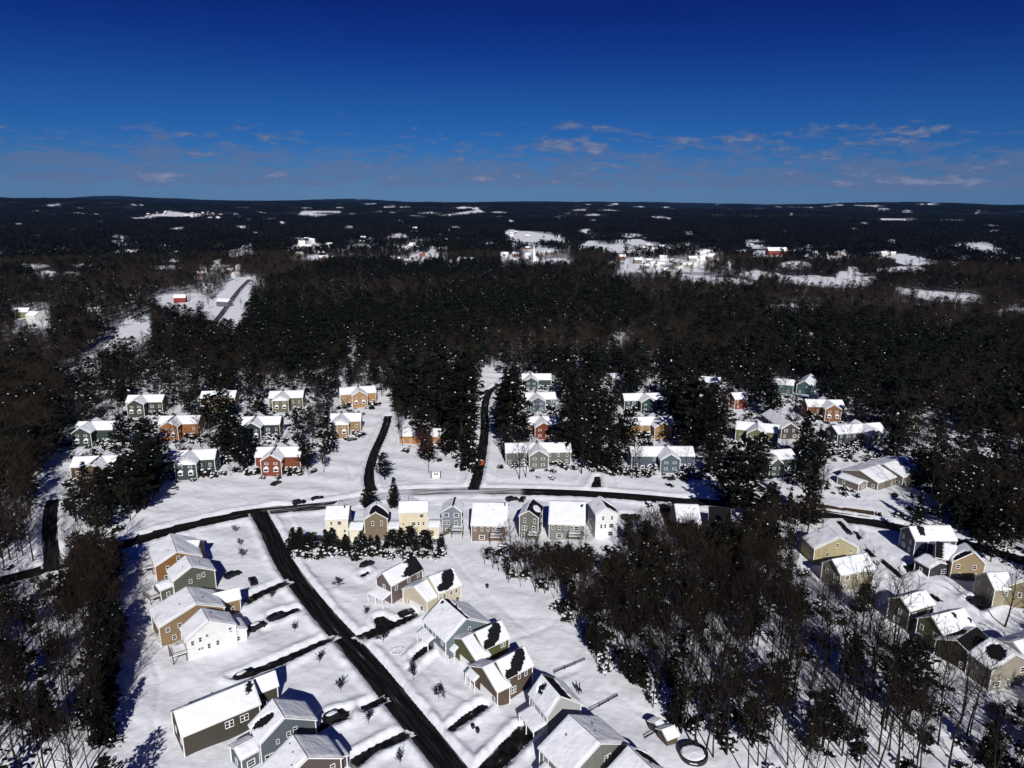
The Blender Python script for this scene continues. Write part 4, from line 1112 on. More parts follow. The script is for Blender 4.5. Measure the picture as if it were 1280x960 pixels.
single(930, 655, 548, PINE[0], 18, 'pine_tree', 'great black pine standing at the roadside right of centre', wid=1.5)
single(908, 640, 572, PINE[4], 18, 'pine_tree', 'snow-flecked pine leaning on the great black pine at the roadside', wid=1.5)
single(1012, 652, 576, FIR[0], 15, 'spruce_tree', 'dark spruce by the road in front of the modern house', wid=1.25)
single(1004, 582, 512, FIR[1], 15, 'spruce_tree', 'snow-striped spruce between the olive and slate blue houses', wid=1.35)
single(868, 566, 472, PINE[3], 18, 'pine_tree', 'tall dark pine right of the bright orange-tan house', wid=1.4)
single(847, 540, 470, PINE[0], 18, 'pine_tree', 'dark pine behind the bright orange-tan house', wid=1.2)
single(713, 572, 468, FIR[2], 15, 'spruce_tree', 'tall dark spruce right of the blue and brick red houses', wid=1.3)
single(742, 575, 500, PINE[2], 18, 'pine_tree', 'snow-flecked pine between the long grey and slate blue houses', wid=1.2)
single(948, 600, 540, PINE[1], 18, 'pine_tree', 'dark pine in front of the olive green house', wid=1.3)
single(536, 592, 542, REDB, 9, 'bare_tree', 'spreading bare tree with reddish twigs in front of the low orange house')
single(1256, 783, 700, BARE[1], 16, 'bare_tree', 'lone tall bare tree in the white yard by the right edge', wid=1.4)
single(405, 590, 560, YARD[0], 4.5, 'bare_tree', 'dark bare tree with a snowy ring of shrubs on the open snow field')
single(852, 700, 646, BARE[2], 16, 'bare_tree', 'bare tree in front of the olive-brown house at the wood edge', wid=1.2)
single(1160, 640, 560, BARE[3], 16, 'bare_tree', 'tall bare tree behind the modern house near the woodland lane')
single(1078, 716, 690, BARE[4], 16, 'bare_tree', 'bare tree in front of the cream house below the yellow one', wid=1.6)
single(649, 600, 548, BARE[1], 16, 'bare_tree', 'bare tree before the west wing of the long grey house', wid=1.3)
single(657, 597, 540, BARE[3], 16, 'bare_tree', 'taller bare tree before the gable of the long grey house', wid=1.1)
single(727, 593, 528, BARE[7], 16, 'bare_tree', 'bare tree right of the long grey house near the little driveway', wid=1.3)
single(790, 598, 548, BARE[8], 16, 'bare_tree', 'dark bushy bare tree before the west wing of the slate blue house', wid=1.5)
single(858, 594, 556, BARE[2], 16, 'bare_tree', 'thin bare tree before the east wing of the slate blue house')
single(836, 562, 520, BARE[4], 16, 'bare_tree', 'thin bare tree before the bright orange-tan house')
single(392, 540, 506, BARE[7], 16, 'bare_tree', 'round-crowned bare tree left of the lone spruce', wid=1.6)
single(1060, 560, 522, BARE[0], 16, 'bare_tree', 'thin bare tree before the slate blue house by the woodland lane', wid=1.2)
single(1130, 905, 795, PINE[3], 18, 'pine_tree', 'dark pine standing in the middle of the lower right wood', wid=1.25)
single(1028, 935, 862, PINE[4], 18, 'pine_tree', 'snow-flecked pine low in the lower right wood', wid=1.3)
single(845, 905, 862, FIR[0], 15, 'spruce_tree', 'dark spruce at the wood edge above the little shed', wid=1.5)
for u, v, vt, k, lab in [(196, 614, 548, 3, 'tall dark pine left of the green house with the snowy gable'), (172, 642, 566, 0, 'dark pine right of centre in the grove above the road bend'), (138, 642, 584, 1, 'dark pine at the left of the grove above the road bend'),
    (291, 574, 512, 0, 'dark pine between the charcoal green and the green houses'), (306, 588, 534, 4, 'dark pine left of the rust red house'), (263, 536, 492, 3, 'dark pine in front of the tan house at the back'), (281, 528, 484, 1, 'slim dark pine right of the tan house at the back'),
    (154, 560, 520, 2, 'snow-flecked pine below the dark olive house'), (384, 588, 552, 3, 'reddish dark evergreen right of the rust red house'), (481, 600, 566, 4, 'bushy snow-flecked evergreen beside the north lane bend'), (520, 520, 468, 0, 'dark pine behind the low orange house near the lane'),
    (655, 556, 520, 1, 'slim evergreen in front of the brick red house'), (782, 560, 512, 3, 'dark pine left of the bright orange-tan house'), (893, 560, 500, 0, 'black pine between the brick red and the bright orange-tan houses'), (962, 520, 478, 1, 'dark pine in front of the teal house')]:
    single(u, v, vt, PINE[k], 18, 'pine_tree', lab, wid=1.55)
sp_ = G(190, 932)-Vector((math.sin(R(-7.7)), math.cos(R(-7.7)), 0))*19
t = thing('pine_tree', 'dark pine in the back yard left of the long taupe house', 'tree', (sp_.x, sp_.y, 0), 1.0, None, (1.0, 1.0, .8)); link('trunk', PINE[0][0], t); link('crown', PINE[0][1], t)
# hedge of evergreens behind the roadside row
rg = random.Random(5)
for k in range(20):
    u = 367+k*9.6+rg.uniform(-3, 3); v = 689+rg.uniform(-3, 2); vt = 666+rg.uniform(-7, 7)+(4 if k > 15 else -11 if k in (0, 1) else 0)
    t = single(u, v, vt, rg.choice((FIR[0], FIR[2], FIR[1], PINE[4], PINE[3], FIR[0])), 15, 'evergreen_tree', 'dark evergreen in the hedge row behind the cream and tan roadside houses', wid=rg.uniform(1.6, 2.4))
    t['group'] = 'evergreens of the hedge row'
for k in range(26):
    u = 362+k*7.6+rg.uniform(-2, 2); v = 697+rg.uniform(-5, 3); p = G(u, v)
    SHRUBS.append((p.x, p.y, rg.uniform(1.5, 2.6), 'HEDGE'))
# yard saplings and shrubs
for u, v, vt, lab in [(294, 667, 656, 'uppermost of three saplings in the yard beside the mustard house'), (300, 684, 673, 'middle of three saplings in the yard beside the mustard house'), (303, 699, 685, 'lowest of three saplings in the yard beside the mustard house'),
    (340, 750, 738, 'sapling on the snow bank between two ploughed driveways'), (368, 791, 778, 'sapling in the yard across from the white gabled house'), (400, 831, 815, 'sapling in the snowy yard above the blue-grey house'), (426, 866, 848, 'sapling near the street corner of the yard above the black parked car'),
    (461, 907, 889, 'sapling between the parked car and the lowest driveway'), (500, 957, 939, 'sapling at the bottom edge beside the street'), (424, 735, 722, 'round leafless shrub in the yard of the mauve-grey porch house'), (458, 771, 758, 'small sapling in front of the mauve-grey porch house'),
    (479, 805, 789, 'broad leafless shrub beside the snow-covered ring'), (517, 851, 830, 'sapling in the yard of the olive green house'), (548, 875, 858, 'broad round leafless shrub in the yard of the brown house'), (560, 664, 655, 'tiny sapling beside the pale blue house')]:
    broad = 'shrub' in lab
    single(u, v, vt, YARD[1 if broad else 0], 4.5, 'sapling', lab, 'sapling', wid=1.7 if broad else 1.2)
for u, v, r, lab in [(812, 633, 1.9, 'round dark clipped bush in the snow by the white gable'), (838, 608, 1.8, 'round clipped evergreen bush on the verge before the slate blue house'), (690, 600, 1.7, 'columnar snowy shrub on the verge before the long grey house'), (673, 598, 1.4, 'small round snowy shrub on the verge left of the columnar one'),
    (1075, 702, 2.2, 'big round black bush beside the cream house'), (1095, 706, 1.2, 'small round dark bush at the snowy street edge'), (740, 590, 1.6, 'dark bush beside the small driveway north of the road')]:
    p = G(u, v); tag(link('bush', BUSH[0], None, (p.x, p.y, .1), random.uniform(0, 6), r), lab, 'bush')

# individual plants nearest the camera; the rest as stuff
REST = {}
LIM = {'bare': 285, 'ever': 210, 'shrub': 175}
for kind, lst in CAND.items():
    lst.sort(key=lambda c: math.hypot(c[0], c[1])/c[2]**.5)
    def vis(c):
        u, v = P(c[0], c[1], c[2]*.7); return -10 < float(u) < 1290 and float(v) < 985
    inn = [c for c in lst if vis(c)]; out = [c for c in lst if not vis(c)]
    REST[kind] = inn[LIM[kind]:]+out
    rg = random.Random(kind)
    for (x, y, h, key, _) in inn[:LIM[kind]]:
        lab = RLAB[key]
        if kind == 'shrub':
            tag(link('bush', rg.choice(SHRUB), None, (x, y, .05), rg.uniform(0, 6.28), (h*rg.uniform(.8, 1.2), h*rg.uniform(.8, 1.2), h*.9)), lab[2], 'bush', lab[2].replace('bush ', 'bushes ').replace('shrub ', 'shrubs ')); continue
        pr, h0, nm = (rg.choice(BARE), 16.0, 'bare_tree') if kind == 'bare' else (rg.choice(PINE), 18.0, 'pine_tree') if rg.random() < .65 else (rg.choice(FIR), 15.0, 'fir_tree')
        s = h/h0; wd = s*(rg.uniform(.85, 1.25) if kind == 'bare' else rg.uniform(1.1, 1.55))
        lb = lab[0] if kind == 'bare' else lab[1]
        t = thing(nm, lb, 'tree', (x, y, 0), rg.uniform(0, 6.28), lb.replace('tree ', 'trees ').replace('evergreen ', 'evergreens ').replace('pine in', 'pines in'), (wd, wd, s))
        t.rotation_euler = (rg.uniform(-.05, .05), rg.uniform(-.05, .05), rg.uniform(0, 6.28))
        link('trunk', pr[0], t); link('crown', pr[1], t)
for (x, y, r, lab) in SHRUBS:
    if road_dist(np.array([x]), np.array([y]))[0] < 1: continue
    if lab == 'HEDGE': lb, g = 'snow-laden shrub along the foot of the evergreen hedge row', 'shrubs at the foot of the hedge row'
    else:
        lb = 'snow-laden shrub in front of the '+lab.split(' with')[0].split(' behind')[0].split(',')[0].split(' beside')[0].split(' topmost')[0]; g = lb.replace('shrub', 'shrubs')
        lb = ' '.join(lb.split()[:16])
    tag(link('snowy_shrub', random.choice(SHRUB[:3] if lab == 'HEDGE' else SHRUB[1:4]), None, (x, y, .05), random.uniform(0, 6), (r, r, r*.9)), lb, 'shrub', g)

# ------------------------------------------------------------------ woods beyond: one object per kind, scattered copies of light trees
def light_bare(seed, h=16.0):
    rg = random.Random(seed); c = MB()
    c.seg((0, 0, -.5), (rg.uniform(-.5, .5), rg.uniform(-.5, .5), h*.8), .2, .06, 4, 1)
    for k in range(26):
        f = rg.uniform(.3, .85); p = Vector((0, 0, f*h)); a = rg.uniform(0, 6.28); e = rg.uniform(.5, 1.2); l = h*(.42-.28*f)*rg.uniform(.7, 1.3)
        o = Vector((math.cos(a)*math.cos(e), math.sin(a)*math.cos(e), math.sin(e))); c.seg(p, p+o*l, .06, .03, 3, 1)
        for q in range(6):
            b = p+o*l*rg.uniform(.35, 1); d = (o+Vector((rg.uniform(-.8, .8), rg.uniform(-.8, .8), rg.uniform(-.2, .6)))).normalized()
            s = d.cross(Vector((rg.uniform(-1, 1), rg.uniform(-1, 1), rg.uniform(-1, 1)))).normalized()*.05; ee = b+d*l*rg.uniform(.35, .7)
            c.face([b-s, b+s, ee])
    return c.mesh('light_bare_tree', [M['fartwig'], M['bark']])
def light_ever(seed, h=17.0, kind='pine', snow=.06):
    rg = random.Random(seed); c = MB(); c.seg((0, 0, -.5), (0, 0, h*.9), .22, .04, 4, 2)
    n = 150
    for k in range(n):
        g = rg.random()**.85; f = .16+.84*g
        L = h*.27*(1-g**2.6)**.6*(.55+.45*min(1, g*2))+.2 if kind == 'pine' else h*.2*(1-g)+.2
        a = rg.uniform(0, 6.28); q = L*rg.uniform(.25, 1.05); p = Vector((math.cos(a)*q, math.sin(a)*q, f*h-(q*.25 if kind == 'fir' else -.05*q)))
        o = Vector((math.cos(a), math.sin(a), rg.uniform(-.5, .4))); s = Vector((-math.sin(a), math.cos(a), rg.uniform(-.6, .6))).normalized(); z = rg.uniform(.7, 1.3)
        if rg.random() < snow: c.face([p-o*z*.6+Vector((0, 0, .2)), p-s*z*.4+Vector((0, 0, .25)), p+o*z*.5, p+s*z*.4+Vector((0, 0, .2))], 1)
        else: c.face([p-o*z, p-s*z*.6, p+o*z, p+s*z*.6], 0)
    return c.mesh('light_evergreen', [M['needle'], M['clump'], M['bark']])
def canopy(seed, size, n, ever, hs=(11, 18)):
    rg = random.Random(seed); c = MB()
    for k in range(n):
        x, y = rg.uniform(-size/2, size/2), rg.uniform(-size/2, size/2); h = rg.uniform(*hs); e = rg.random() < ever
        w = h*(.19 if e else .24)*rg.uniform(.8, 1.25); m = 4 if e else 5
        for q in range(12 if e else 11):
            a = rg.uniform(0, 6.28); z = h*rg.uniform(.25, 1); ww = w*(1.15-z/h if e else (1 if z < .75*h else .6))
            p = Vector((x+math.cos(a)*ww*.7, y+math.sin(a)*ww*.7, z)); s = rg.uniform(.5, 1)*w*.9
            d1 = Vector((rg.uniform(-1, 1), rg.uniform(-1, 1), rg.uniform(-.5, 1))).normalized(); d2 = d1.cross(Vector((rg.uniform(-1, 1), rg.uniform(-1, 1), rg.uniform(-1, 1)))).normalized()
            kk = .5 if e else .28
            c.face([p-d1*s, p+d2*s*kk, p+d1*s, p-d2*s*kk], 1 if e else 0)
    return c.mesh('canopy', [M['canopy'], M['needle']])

def scatter_object(name, pts, sources, label=None):
    """pts rows: x, y, z, scale, rotation, source index"""
    me = bpy.data.meshes.new(name); a = np.array(pts, float)
    me.vertices.add(len(a)); me.vertices.foreach_set('co', a[:, :3].ravel())
    for nm, k in (('tree_scale', 3), ('tree_turn', 4)):
        at = me.attributes.new(nm, 'FLOAT', 'POINT'); at.data.foreach_set('value', a[:, k].astype(np.float32))
    at = me.attributes.new('tree_kind', 'INT', 'POINT'); at.data.foreach_set('value', a[:, 5].astype(np.int32))
    o = link(name, me); o['kind'] = 'stuff'
    ng = bpy.data.node_groups.new(name, 'GeometryNodeTree')
    ng.interface.new_socket('Geometry', in_out='INPUT', socket_type='NodeSocketGeometry'); ng.interface.new_socket('Geometry', in_out='OUTPUT', socket_type='NodeSocketGeometry')
    N = ng.nodes; Lk = ng.links
    gi = N.new('NodeGroupInput'); go = N.new('NodeGroupOutput'); io = N.new('GeometryNodeInstanceOnPoints'); jn = N.new('GeometryNodeJoinGeometry')
    for s in sources:
        so = bpy.data.objects.new(name+'_form', s)
        oi = N.new('GeometryNodeObjectInfo'); oi.inputs['Object'].default_value = so; oi.inputs['As Instance'].default_value = False
        gt = N.new('GeometryNodeGeometryToInstance'); Lk.new(oi.outputs['Geometry'], gt.inputs[0]); Lk.new(gt.outputs[0], jn.inputs[0])
    Lk.new(gi.outputs[0], io.inputs['Points']); Lk.new(jn.outputs[0], io.inputs['Instance'])
    io.inputs['Pick Instance'].default_value = True
    def attr(nm, t):
        n = N.new('GeometryNodeInputNamedAttribute'); n.data_type = t; n.inputs['Name'].default_value = nm; return n
    k = attr('tree_kind', 'INT'); Lk.new([q for q in k.outputs if q.enabled and q.name == 'Attribute'][0], io.inputs['Instance Index'])
    k = attr('tree_turn', 'FLOAT'); cx = N.new('ShaderNodeCombineXYZ'); Lk.new([q for q in k.outputs if q.enabled and q.name == 'Attribute'][0], cx.inputs[2]); Lk.new(cx.outputs[0], io.inputs['Rotation'])
    k = attr('tree_scale', 'FLOAT'); cs = N.new('ShaderNodeCombineXYZ')
    for q in range(3): Lk.new([z for z in k.outputs if z.enabled and z.name == 'Attribute'][0], cs.inputs[q])
    Lk.new(cs.outputs[0], io.inputs['Scale']); Lk.new(io.outputs[0], go.inputs[0])
    md = o.modifiers.new('scatter', 'NODES'); md.node_group = ng
    return o

LB = [light_bare(400+i) for i in range(4)]; LE = [light_ever(420+i, 17, 'pine', (.0, .0, .13, .0)[i]) for i in range(4)]
rs = np.random.RandomState(11)
bare_pts, ever_pts = [], []
for (x, y, h, key, _) in REST['bare']: bare_pts.append((x, y, 0, h/16, rs.uniform(0, 6.28), rs.randint(4)))
for (x, y, h, key, _) in REST['ever']: ever_pts.append((x, y, 0, h/17*1.1, rs.uniform(0, 6.28), rs.randint(4)))
shrub_pts = [(x, y, .05, h, rs.uniform(0, 6.28), rs.randint(3)) for (x, y, h, key, _) in REST['shrub']]

def far_points(r0, r1, cell, tmax=.80, hide_h=15.0):
    n = int(.5*(r1*r1-r0*r0)*2*tmax/cell**2)
    r = np.sqrt(rs.uniform(r0*r0, r1*r1, n)); t = rs.uniform(-tmax, tmax, n)
    x, y = r*np.sin(t), r*np.cos(t); z = T(x, y)
    keep = np.ones(n, bool)
    for hh in (0, hide_h*.55):
        u, v = P(x, y, z+hh); f = in_fields(u, v)
        keep &= ~(f & (rs.uniform(0, 1, n) < .88))
    u, v = P(x, y, z+hide_h*.6); tn = in_town(u, v); keep &= ~(tn & (rs.uniform(0, 1, n) < .55))
    return x[keep], y[keep], z[keep], r[keep]
def evershare(x, y):
    return np.clip(.15+.34*_sum(_W[2:], x*2.2, y*2.2)/.22*.6, .05, .95)
# 470 m to 1500 m: tree by tree
x, y, z, r = far_points(470, 1500, 5.9)
xb, yb, zb, rb = far_points(470, 820, 6.8)
x, y, z, r = (np.concatenate(k) for k in ((x, xb), (y, yb), (z, zb), (r, rb)))
u, v = P(x, y, z)
ok = (v < 474+6*np.sin(u*.05)) | (u < -40) | (u > 1320)
ok &= ~((r < 640) & (np.array([not clear_of(a, b, 2) if q < 640 else False for a, b, q in zip(x, y, r)])))
rd = road_dist(x, y); ok &= rd > 3
# ridge of pines in the middle
rid = inpoly(u, v, [(300, 372), (420, 330), (640, 330), (780, 360), (820, 400), (760, 440), (560, 470), (330, 470)])
es = evershare(x, y)+.30*rid*np.clip(1+1.2*np.sin(x*.013+1)*np.sin(y*.009+.5), .2, 1.3)
for a, b, c, e, k in zip(x, y, z, es, ok):
    if not k: continue
    if rs.uniform() < e:
        sn = math.sin(a*.021+1.3)*math.sin(b*.017+.4)+.5*math.sin(a*.05+b*.043)
        ever_pts.append((a, b, c, rs.uniform(.7, 1.15), rs.uniform(0, 6.28), 2 if (sn > .62 and rs.uniform() < .75) else rs.choice((0, 0, 1, 3))))
    else: bare_pts.append((a, b, c, rs.uniform(.65, 1.0), rs.uniform(0, 6.28), rs.randint(4)))
for k in range(9000):      # the woods go on beyond both edges of the frame
    rr_, tt_ = math.sqrt(rs.uniform(70**2, 520**2)), rs.uniform(.55, 1.0)*(1 if rs.uniform() < .55 else -1)
    a, b = rr_*math.sin(tt_), rr_*math.cos(tt_); u, v = P(a, b, 0)
    if -100 < float(u) < 1345 and float(v) > 440: continue
    if road_dist(np.array([a]), np.array([b]))[0] < 3: continue
    if rs.uniform() < .25: ever_pts.append((a, b, 0, rs.uniform(.6, .95), rs.uniform(0, 6.28), rs.choice((0, 1, 3))))
    else: bare_pts.append((a, b, 0, rs.uniform(.7, 1.1), rs.uniform(0, 6.28), rs.randint(4)))
scatter_object('bare_woods', bare_pts, LB)
scatter_object('evergreen_woods', ever_pts, LE)
if shrub_pts: scatter_object('undergrowth', shrub_pts, SHRUB[:3])
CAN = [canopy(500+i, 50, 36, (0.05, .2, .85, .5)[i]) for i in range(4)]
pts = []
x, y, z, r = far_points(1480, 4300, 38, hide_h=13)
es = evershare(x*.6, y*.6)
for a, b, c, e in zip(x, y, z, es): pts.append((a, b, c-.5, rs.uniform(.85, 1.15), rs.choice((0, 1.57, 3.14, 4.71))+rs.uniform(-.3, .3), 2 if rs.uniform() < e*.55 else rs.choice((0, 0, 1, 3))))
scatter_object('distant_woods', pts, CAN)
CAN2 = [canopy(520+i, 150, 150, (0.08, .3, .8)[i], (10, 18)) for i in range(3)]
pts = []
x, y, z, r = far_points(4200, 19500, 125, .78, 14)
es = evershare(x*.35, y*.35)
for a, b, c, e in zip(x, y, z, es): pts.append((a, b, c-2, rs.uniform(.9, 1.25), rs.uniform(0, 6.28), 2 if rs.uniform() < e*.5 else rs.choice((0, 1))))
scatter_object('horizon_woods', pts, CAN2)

# ------------------------------------------------------------------ far town
def far_ground(u, v):
    d = _f*FPX + _r*(u-640) - _u*(v-480); d.normalize(); t = 300.0
    while t < 20000:
        p = Vector((0, 0, CH))+d*t
        if p.z < float(T(p.x, p.y)): return Vector((p.x, p.y, float(T(p.x, p.y))))
        t *= 1.004
    return None
def tiny_house(seed, w, l, h, c):
    b = MB(); hw, hl = w/2, l/2
    b.face([(-hl, -hw, -2), (hl, -hw, -2), (hl, -hw, h), (-hl, -hw, h)]); b.face([(hl, hw, -2), (-hl, hw, -2), (-hl, hw, h), (hl, hw, h)])
    for s in (1, -1):
        f = [(s*hl, -hw, -2), (s*hl, hw, -2), (s*hl, hw, h), (s*hl, 0, h+w*.33), (s*hl, -hw, h)]; b.face(f if s > 0 else f[::-1])
    e = .4; r = h+w*.33
    b.face([(-hl-e, -hw-e, h-.2), (hl+e, -hw-e, h-.2), (hl+e, 0, r+.3), (-hl-e, 0, r+.3)], 1); b.face([(hl+e, hw+e, h-.2), (-hl-e, hw+e, h-.2), (-hl-e, 0, r+.3), (hl+e, 0, r+.3)], 1)
    return b.mesh('far_house', [wallmat(c), M['snow']])
TH = [tiny_house(i, 9+i % 3, 12+2*(i % 4), 5.5+(i % 2), c) for i, c in enumerate([(225, 222, 214), (150, 140, 128), (196, 184, 160), (120, 124, 128), (170, 96, 70), (232, 230, 226)])]
rg = random.Random(21)
ZONES = [([(362, 326), (372, 300), (560, 298), (552, 327)], 46, 'snow-roofed house in the far village left of centre'),
 ([(628, 330), (632, 290), (705, 296), (700, 330)], 20, 'snow-roofed house in the far village around the white church'),
 ([(772, 344), (778, 322), (815, 304), (890, 312), (935, 330), (880, 345)], 55, 'snow-roofed house in the far village right of the church'),
 ([(160, 275), (210, 262), (280, 268), (285, 275)], 26, 'pale speck of a house in the farthest settlement at upper left'),
 ([(230, 350), (250, 332), (300, 332), (300, 350)], 8, 'snow-roofed house in the far wood above the red house'),
 ([(935, 318), (985, 315), (1120, 318), (1120, 324)], 12, 'snow-roofed house in the woods at the far right'),
 ([(480, 280), (560, 278), (560, 300), (480, 300)], 10, 'tiny snow-roofed house beyond the far village left of centre')]
for poly, n, lab in ZONES:
    us = [p[0] for p in poly]; vs_ = [p[1] for p in poly]; k = 0
    while k < n:
        u, v = rg.uniform(min(us), max(us)), rg.uniform(min(vs_), max(vs_))
        if not inpoly(np.array([u]), np.array([v]), poly)[0]: continue
        p = far_ground(u, v); k += 1
        if p is None: continue
        p.z += 0.3; s = rg.uniform(.7, 1.1) if p.length < 2600 else rg.uniform(.9, 1.4)
        tag(link('far_house', rg.choice(TH), None, p, rg.uniform(-.5, .5)+rg.choice((0, 1.57)), s), lab, 'house', lab.replace('house', 'houses'))
# singled-out far buildings
def far_single(u, v, mesh, lab, s, rz=0.0, dz=.3):
    s *= .68; p = far_ground(u, v); p.z += dz; return tag(link('far_house', mesh, None, p, rz, s), lab, 'house')
far_single(226, 378, tiny_house(1, 10, 14, 6, (176, 40, 34)), 'bright red house with snowy roof by the hill road', 1.25, .2)
far_single(260, 362, TH[5], 'white house just below the top of the hill road', 1.1, .4)
far_single(281, 383, TH[3], 'low grey house beside the hill road bend', 1.2, -.3)
far_single(28, 397, tiny_house(2, 10, 16, 6, (150, 150, 100)), 'pale olive house in the clearing at the left edge', 1.4, .1)
far_single(45, 402, TH[5], 'white-roofed house right of the pale olive one at the left edge', 1.3, -.4)
far_single(122, 395, TH[2], 'tan house in the wood left of the snowy meadow', 1.3, .3)
far_single(970, 319, tiny_house(3, 14, 30, 7, (170, 70, 50)), 'long red-brick building with white roof in the far right woods', 2.0, .05)
far_single(735, 404, TH[5], 'tiny white building alone in the dark middle woods', .8, .1)
far_single(1000, 432, TH[3], 'grey barn-like building behind the right group of houses', 1.5, .2)
far_single(1212, 428, TH[2], 'pale house with snowy roof alone in the right-hand woods', 1.6, .3)
p = far_ground(667, 327)
ch = thing('church', 'small white church with a tall pointed steeple in the far village', 'church', p, .2, None, 1.0)
b = MB(); b.box((0, 10, 4), (11, 18, 12)); link('nave', b.mesh('nave', [wallmat((240, 240, 240))]), ch)
b = MB()
for s in (1, -1): b.face([(s*6, 0.8, 9.6), (s*6, 19.4, 9.6), (0, 19.4, 14.5), (0, .8, 14.5)][::s])
link('roof', b.mesh('roof', [M['snow']]), ch)
b = MB(); b.box((0, -1, 8), (5, 5, 20)); link('tower', b.mesh('tower', [wallmat((246, 246, 246))]), ch)
b = MB()
for k in range(8):
    a0, a1 = 6.2832*k/8, 6.2832*(k+1)/8; b.face([(2.4*math.cos(a0), -1+2.4*math.sin(a0), 18), (2.4*math.cos(a1), -1+2.4*math.sin(a1), 18), (0, -1, 34)])
link('spire', b.mesh('spire', [wallmat((246, 246, 246))]), ch)

# ------------------------------------------------------------------ cars and small things
def car_parts(suv=True):
    L, W, H = (4.9, 1.95, 1.78) if suv else (4.7, 1.85, 1.45)
    prof = [(-L/2, .45), (-L/2, .95), (-L/2+.15, 1.05), (-L/2+.35, H) if suv else (-L/2+.8, H-.02), (L*.08, H), (L*.22, 1.08), (L/2-.1, .95), (L/2, .75), (L/2, .42)]
    b = MB(); n = len(prof)
    for s in (1, -1):
        f = [(x, s*W/2*(.82 if z > 1.1 else 1), z) for x, z in prof]; b.face(f[::-1] if s > 0 else f)
    for i in range(n):
        x0, z0 = prof[i]; x1, z1 = prof[(i+1) % n]
        k0, k1 = (.82 if z0 > 1.1 else 1), (.82 if z1 > 1.1 else 1)
        b.face([(x0, -W/2*k0, z0), (x0, W/2*k0, z0), (x1, W/2*k1, z1), (x1, -W/2*k1, z1)][::-1])
    g = MB()
    for s in (1, -1):
        f = [(-L/2+.55, s*W/2*.94, 1.1), (L*.16, s*W/2*.94, 1.1), (L*.06, s*W/2*.845, H-.12), (-L/2+.75, s*W/2*.845, H-.12)]; g.face(f if s < 0 else f[::-1])
    g.face([(L*.225, -W*.4, 1.12), (L*.225, W*.4, 1.12), (L*.10, W*.36, H-.06), (L*.10, -W*.36, H-.06)])
    w = MB()
    for i in range(12):
        a0, a1 = 6.2832*i/12, 6.2832*(i+1)/12
        w.face([(0, -.12, 0), (.36*math.cos(a0), -.12, .36*math.sin(a0)), (.36*math.cos(a1), -.12, .36*math.sin(a1))]); w.face([(0, .12, 0), (.36*math.cos(a1), .12, .36*math.sin(a1)), (.36*math.cos(a0), .12, .36*math.sin(a0))])
        w.face([(.36*math.cos(a0), -.12, .36*math.sin(a0)), (.36*math.cos(a0), .12, .36*math.sin(a0)), (.36*math.cos(a1), .12, .36*math.sin(a1)), (.36*math.cos(a1), -.12, .36*math.sin(a1))])
    sn = MB(); sn.lump((-L*.12, 0, H-.02), L*.26, W*.38, .16, 0, 3, 9, 5)
    return dict(body=b, glass=g.mesh('car_windows', [M['glass']]), wheel=w.mesh('wheel', [M['rubber']]), snow=sn.mesh('car_snow', [M['snow']], True), L=L, W=W)
_car = {True: car_parts(True), False: car_parts(False)}
_body = {}
def car(u, v, rz, label, m='black', suv=True, snow=False, name='parked_car', z=.04):
    c = _car[suv]
    if (suv, m) not in _body: _body[(suv, m)] = c['body'].mesh('car_body', [M[m]])
    p = G(u, v); t = thing(name, label, 'car', (p.x, p.y, z), rz)
    link('body', _body[(suv, m)], t); link('windows', c['glass'], t)
    for sx in (-.3, .31):
        for sy in (-.44, .44): link('wheel', c['wheel'], t, (c['L']*sx, c['W']*sy, .36))
    if snow: link('roof_snow', c['snow'], t)
    return t
def ang(u1, v1, u2, v2):
    a, b = G(u1, v1), G(u2, v2); return math.atan2(b.y-a.y, b.x-a.x)
ar = ang(364, 632, 402, 624)
car(374, 630, ar, 'black car parked on the snowy verge of the main road, left of a pair')
car(397, 625, ar, 'black car parked on the snowy verge of the main road, right of a pair', suv=False)
ad = ang(300, 755, 360, 727)
car(291, 721, ad, 'black car parked beside the grey-green house')
car(316, 729, ad+1.2, 'black car at the driveway end right of the grey-green house', suv=False)
car(322, 786, ad, 'snow-topped black car beside the white gabled house', snow=True)
car(345, 773, ad, 'black car on the ploughed patch across from the white gabled house', suv=False)
car(305, 846, ad, 'low dark car almost buried in snow behind the long taupe house', suv=False, snow=True)
car(418, 899, ang(395, 912, 440, 890), 'black car with snowy hood parked beside the blue-grey house', snow=True)
car(459, 708, ang(450, 712, 468, 702), 'long black car parked at the foot of the hedge row')
car(508, 769, ang(500, 774, 520, 766), 'black car by the garage of the cream house', suv=False)
car(602, 580, 1.4, 'red and orange truck-like car on the centre lane', 'orange')
car(784, 649, .1, 'dark car close to the wall in the driveway of the white gable', suv=True)
car(793, 648, .2, 'second dark car nearer the road in the driveway of the white gable', suv=False)
car(640, 626, .4, 'black car between the wide-roofed brown house and the road')
car(653, 626, 1.3, 'black car right behind the grey-green gable by the road', suv=False)
car(345, 606, 1.2, 'dark car at the corner of the rust red house', suv=False)
car(1222, 753, .6, 'dark car in the shaded drive of the tan gabled house')
car(1237, 748, .6, 'dark car beside another in the shaded drive of the cream house', suv=False)
car(440, 551, .3, 'dark car by the kerb in front of the golden tan house', suv=False)

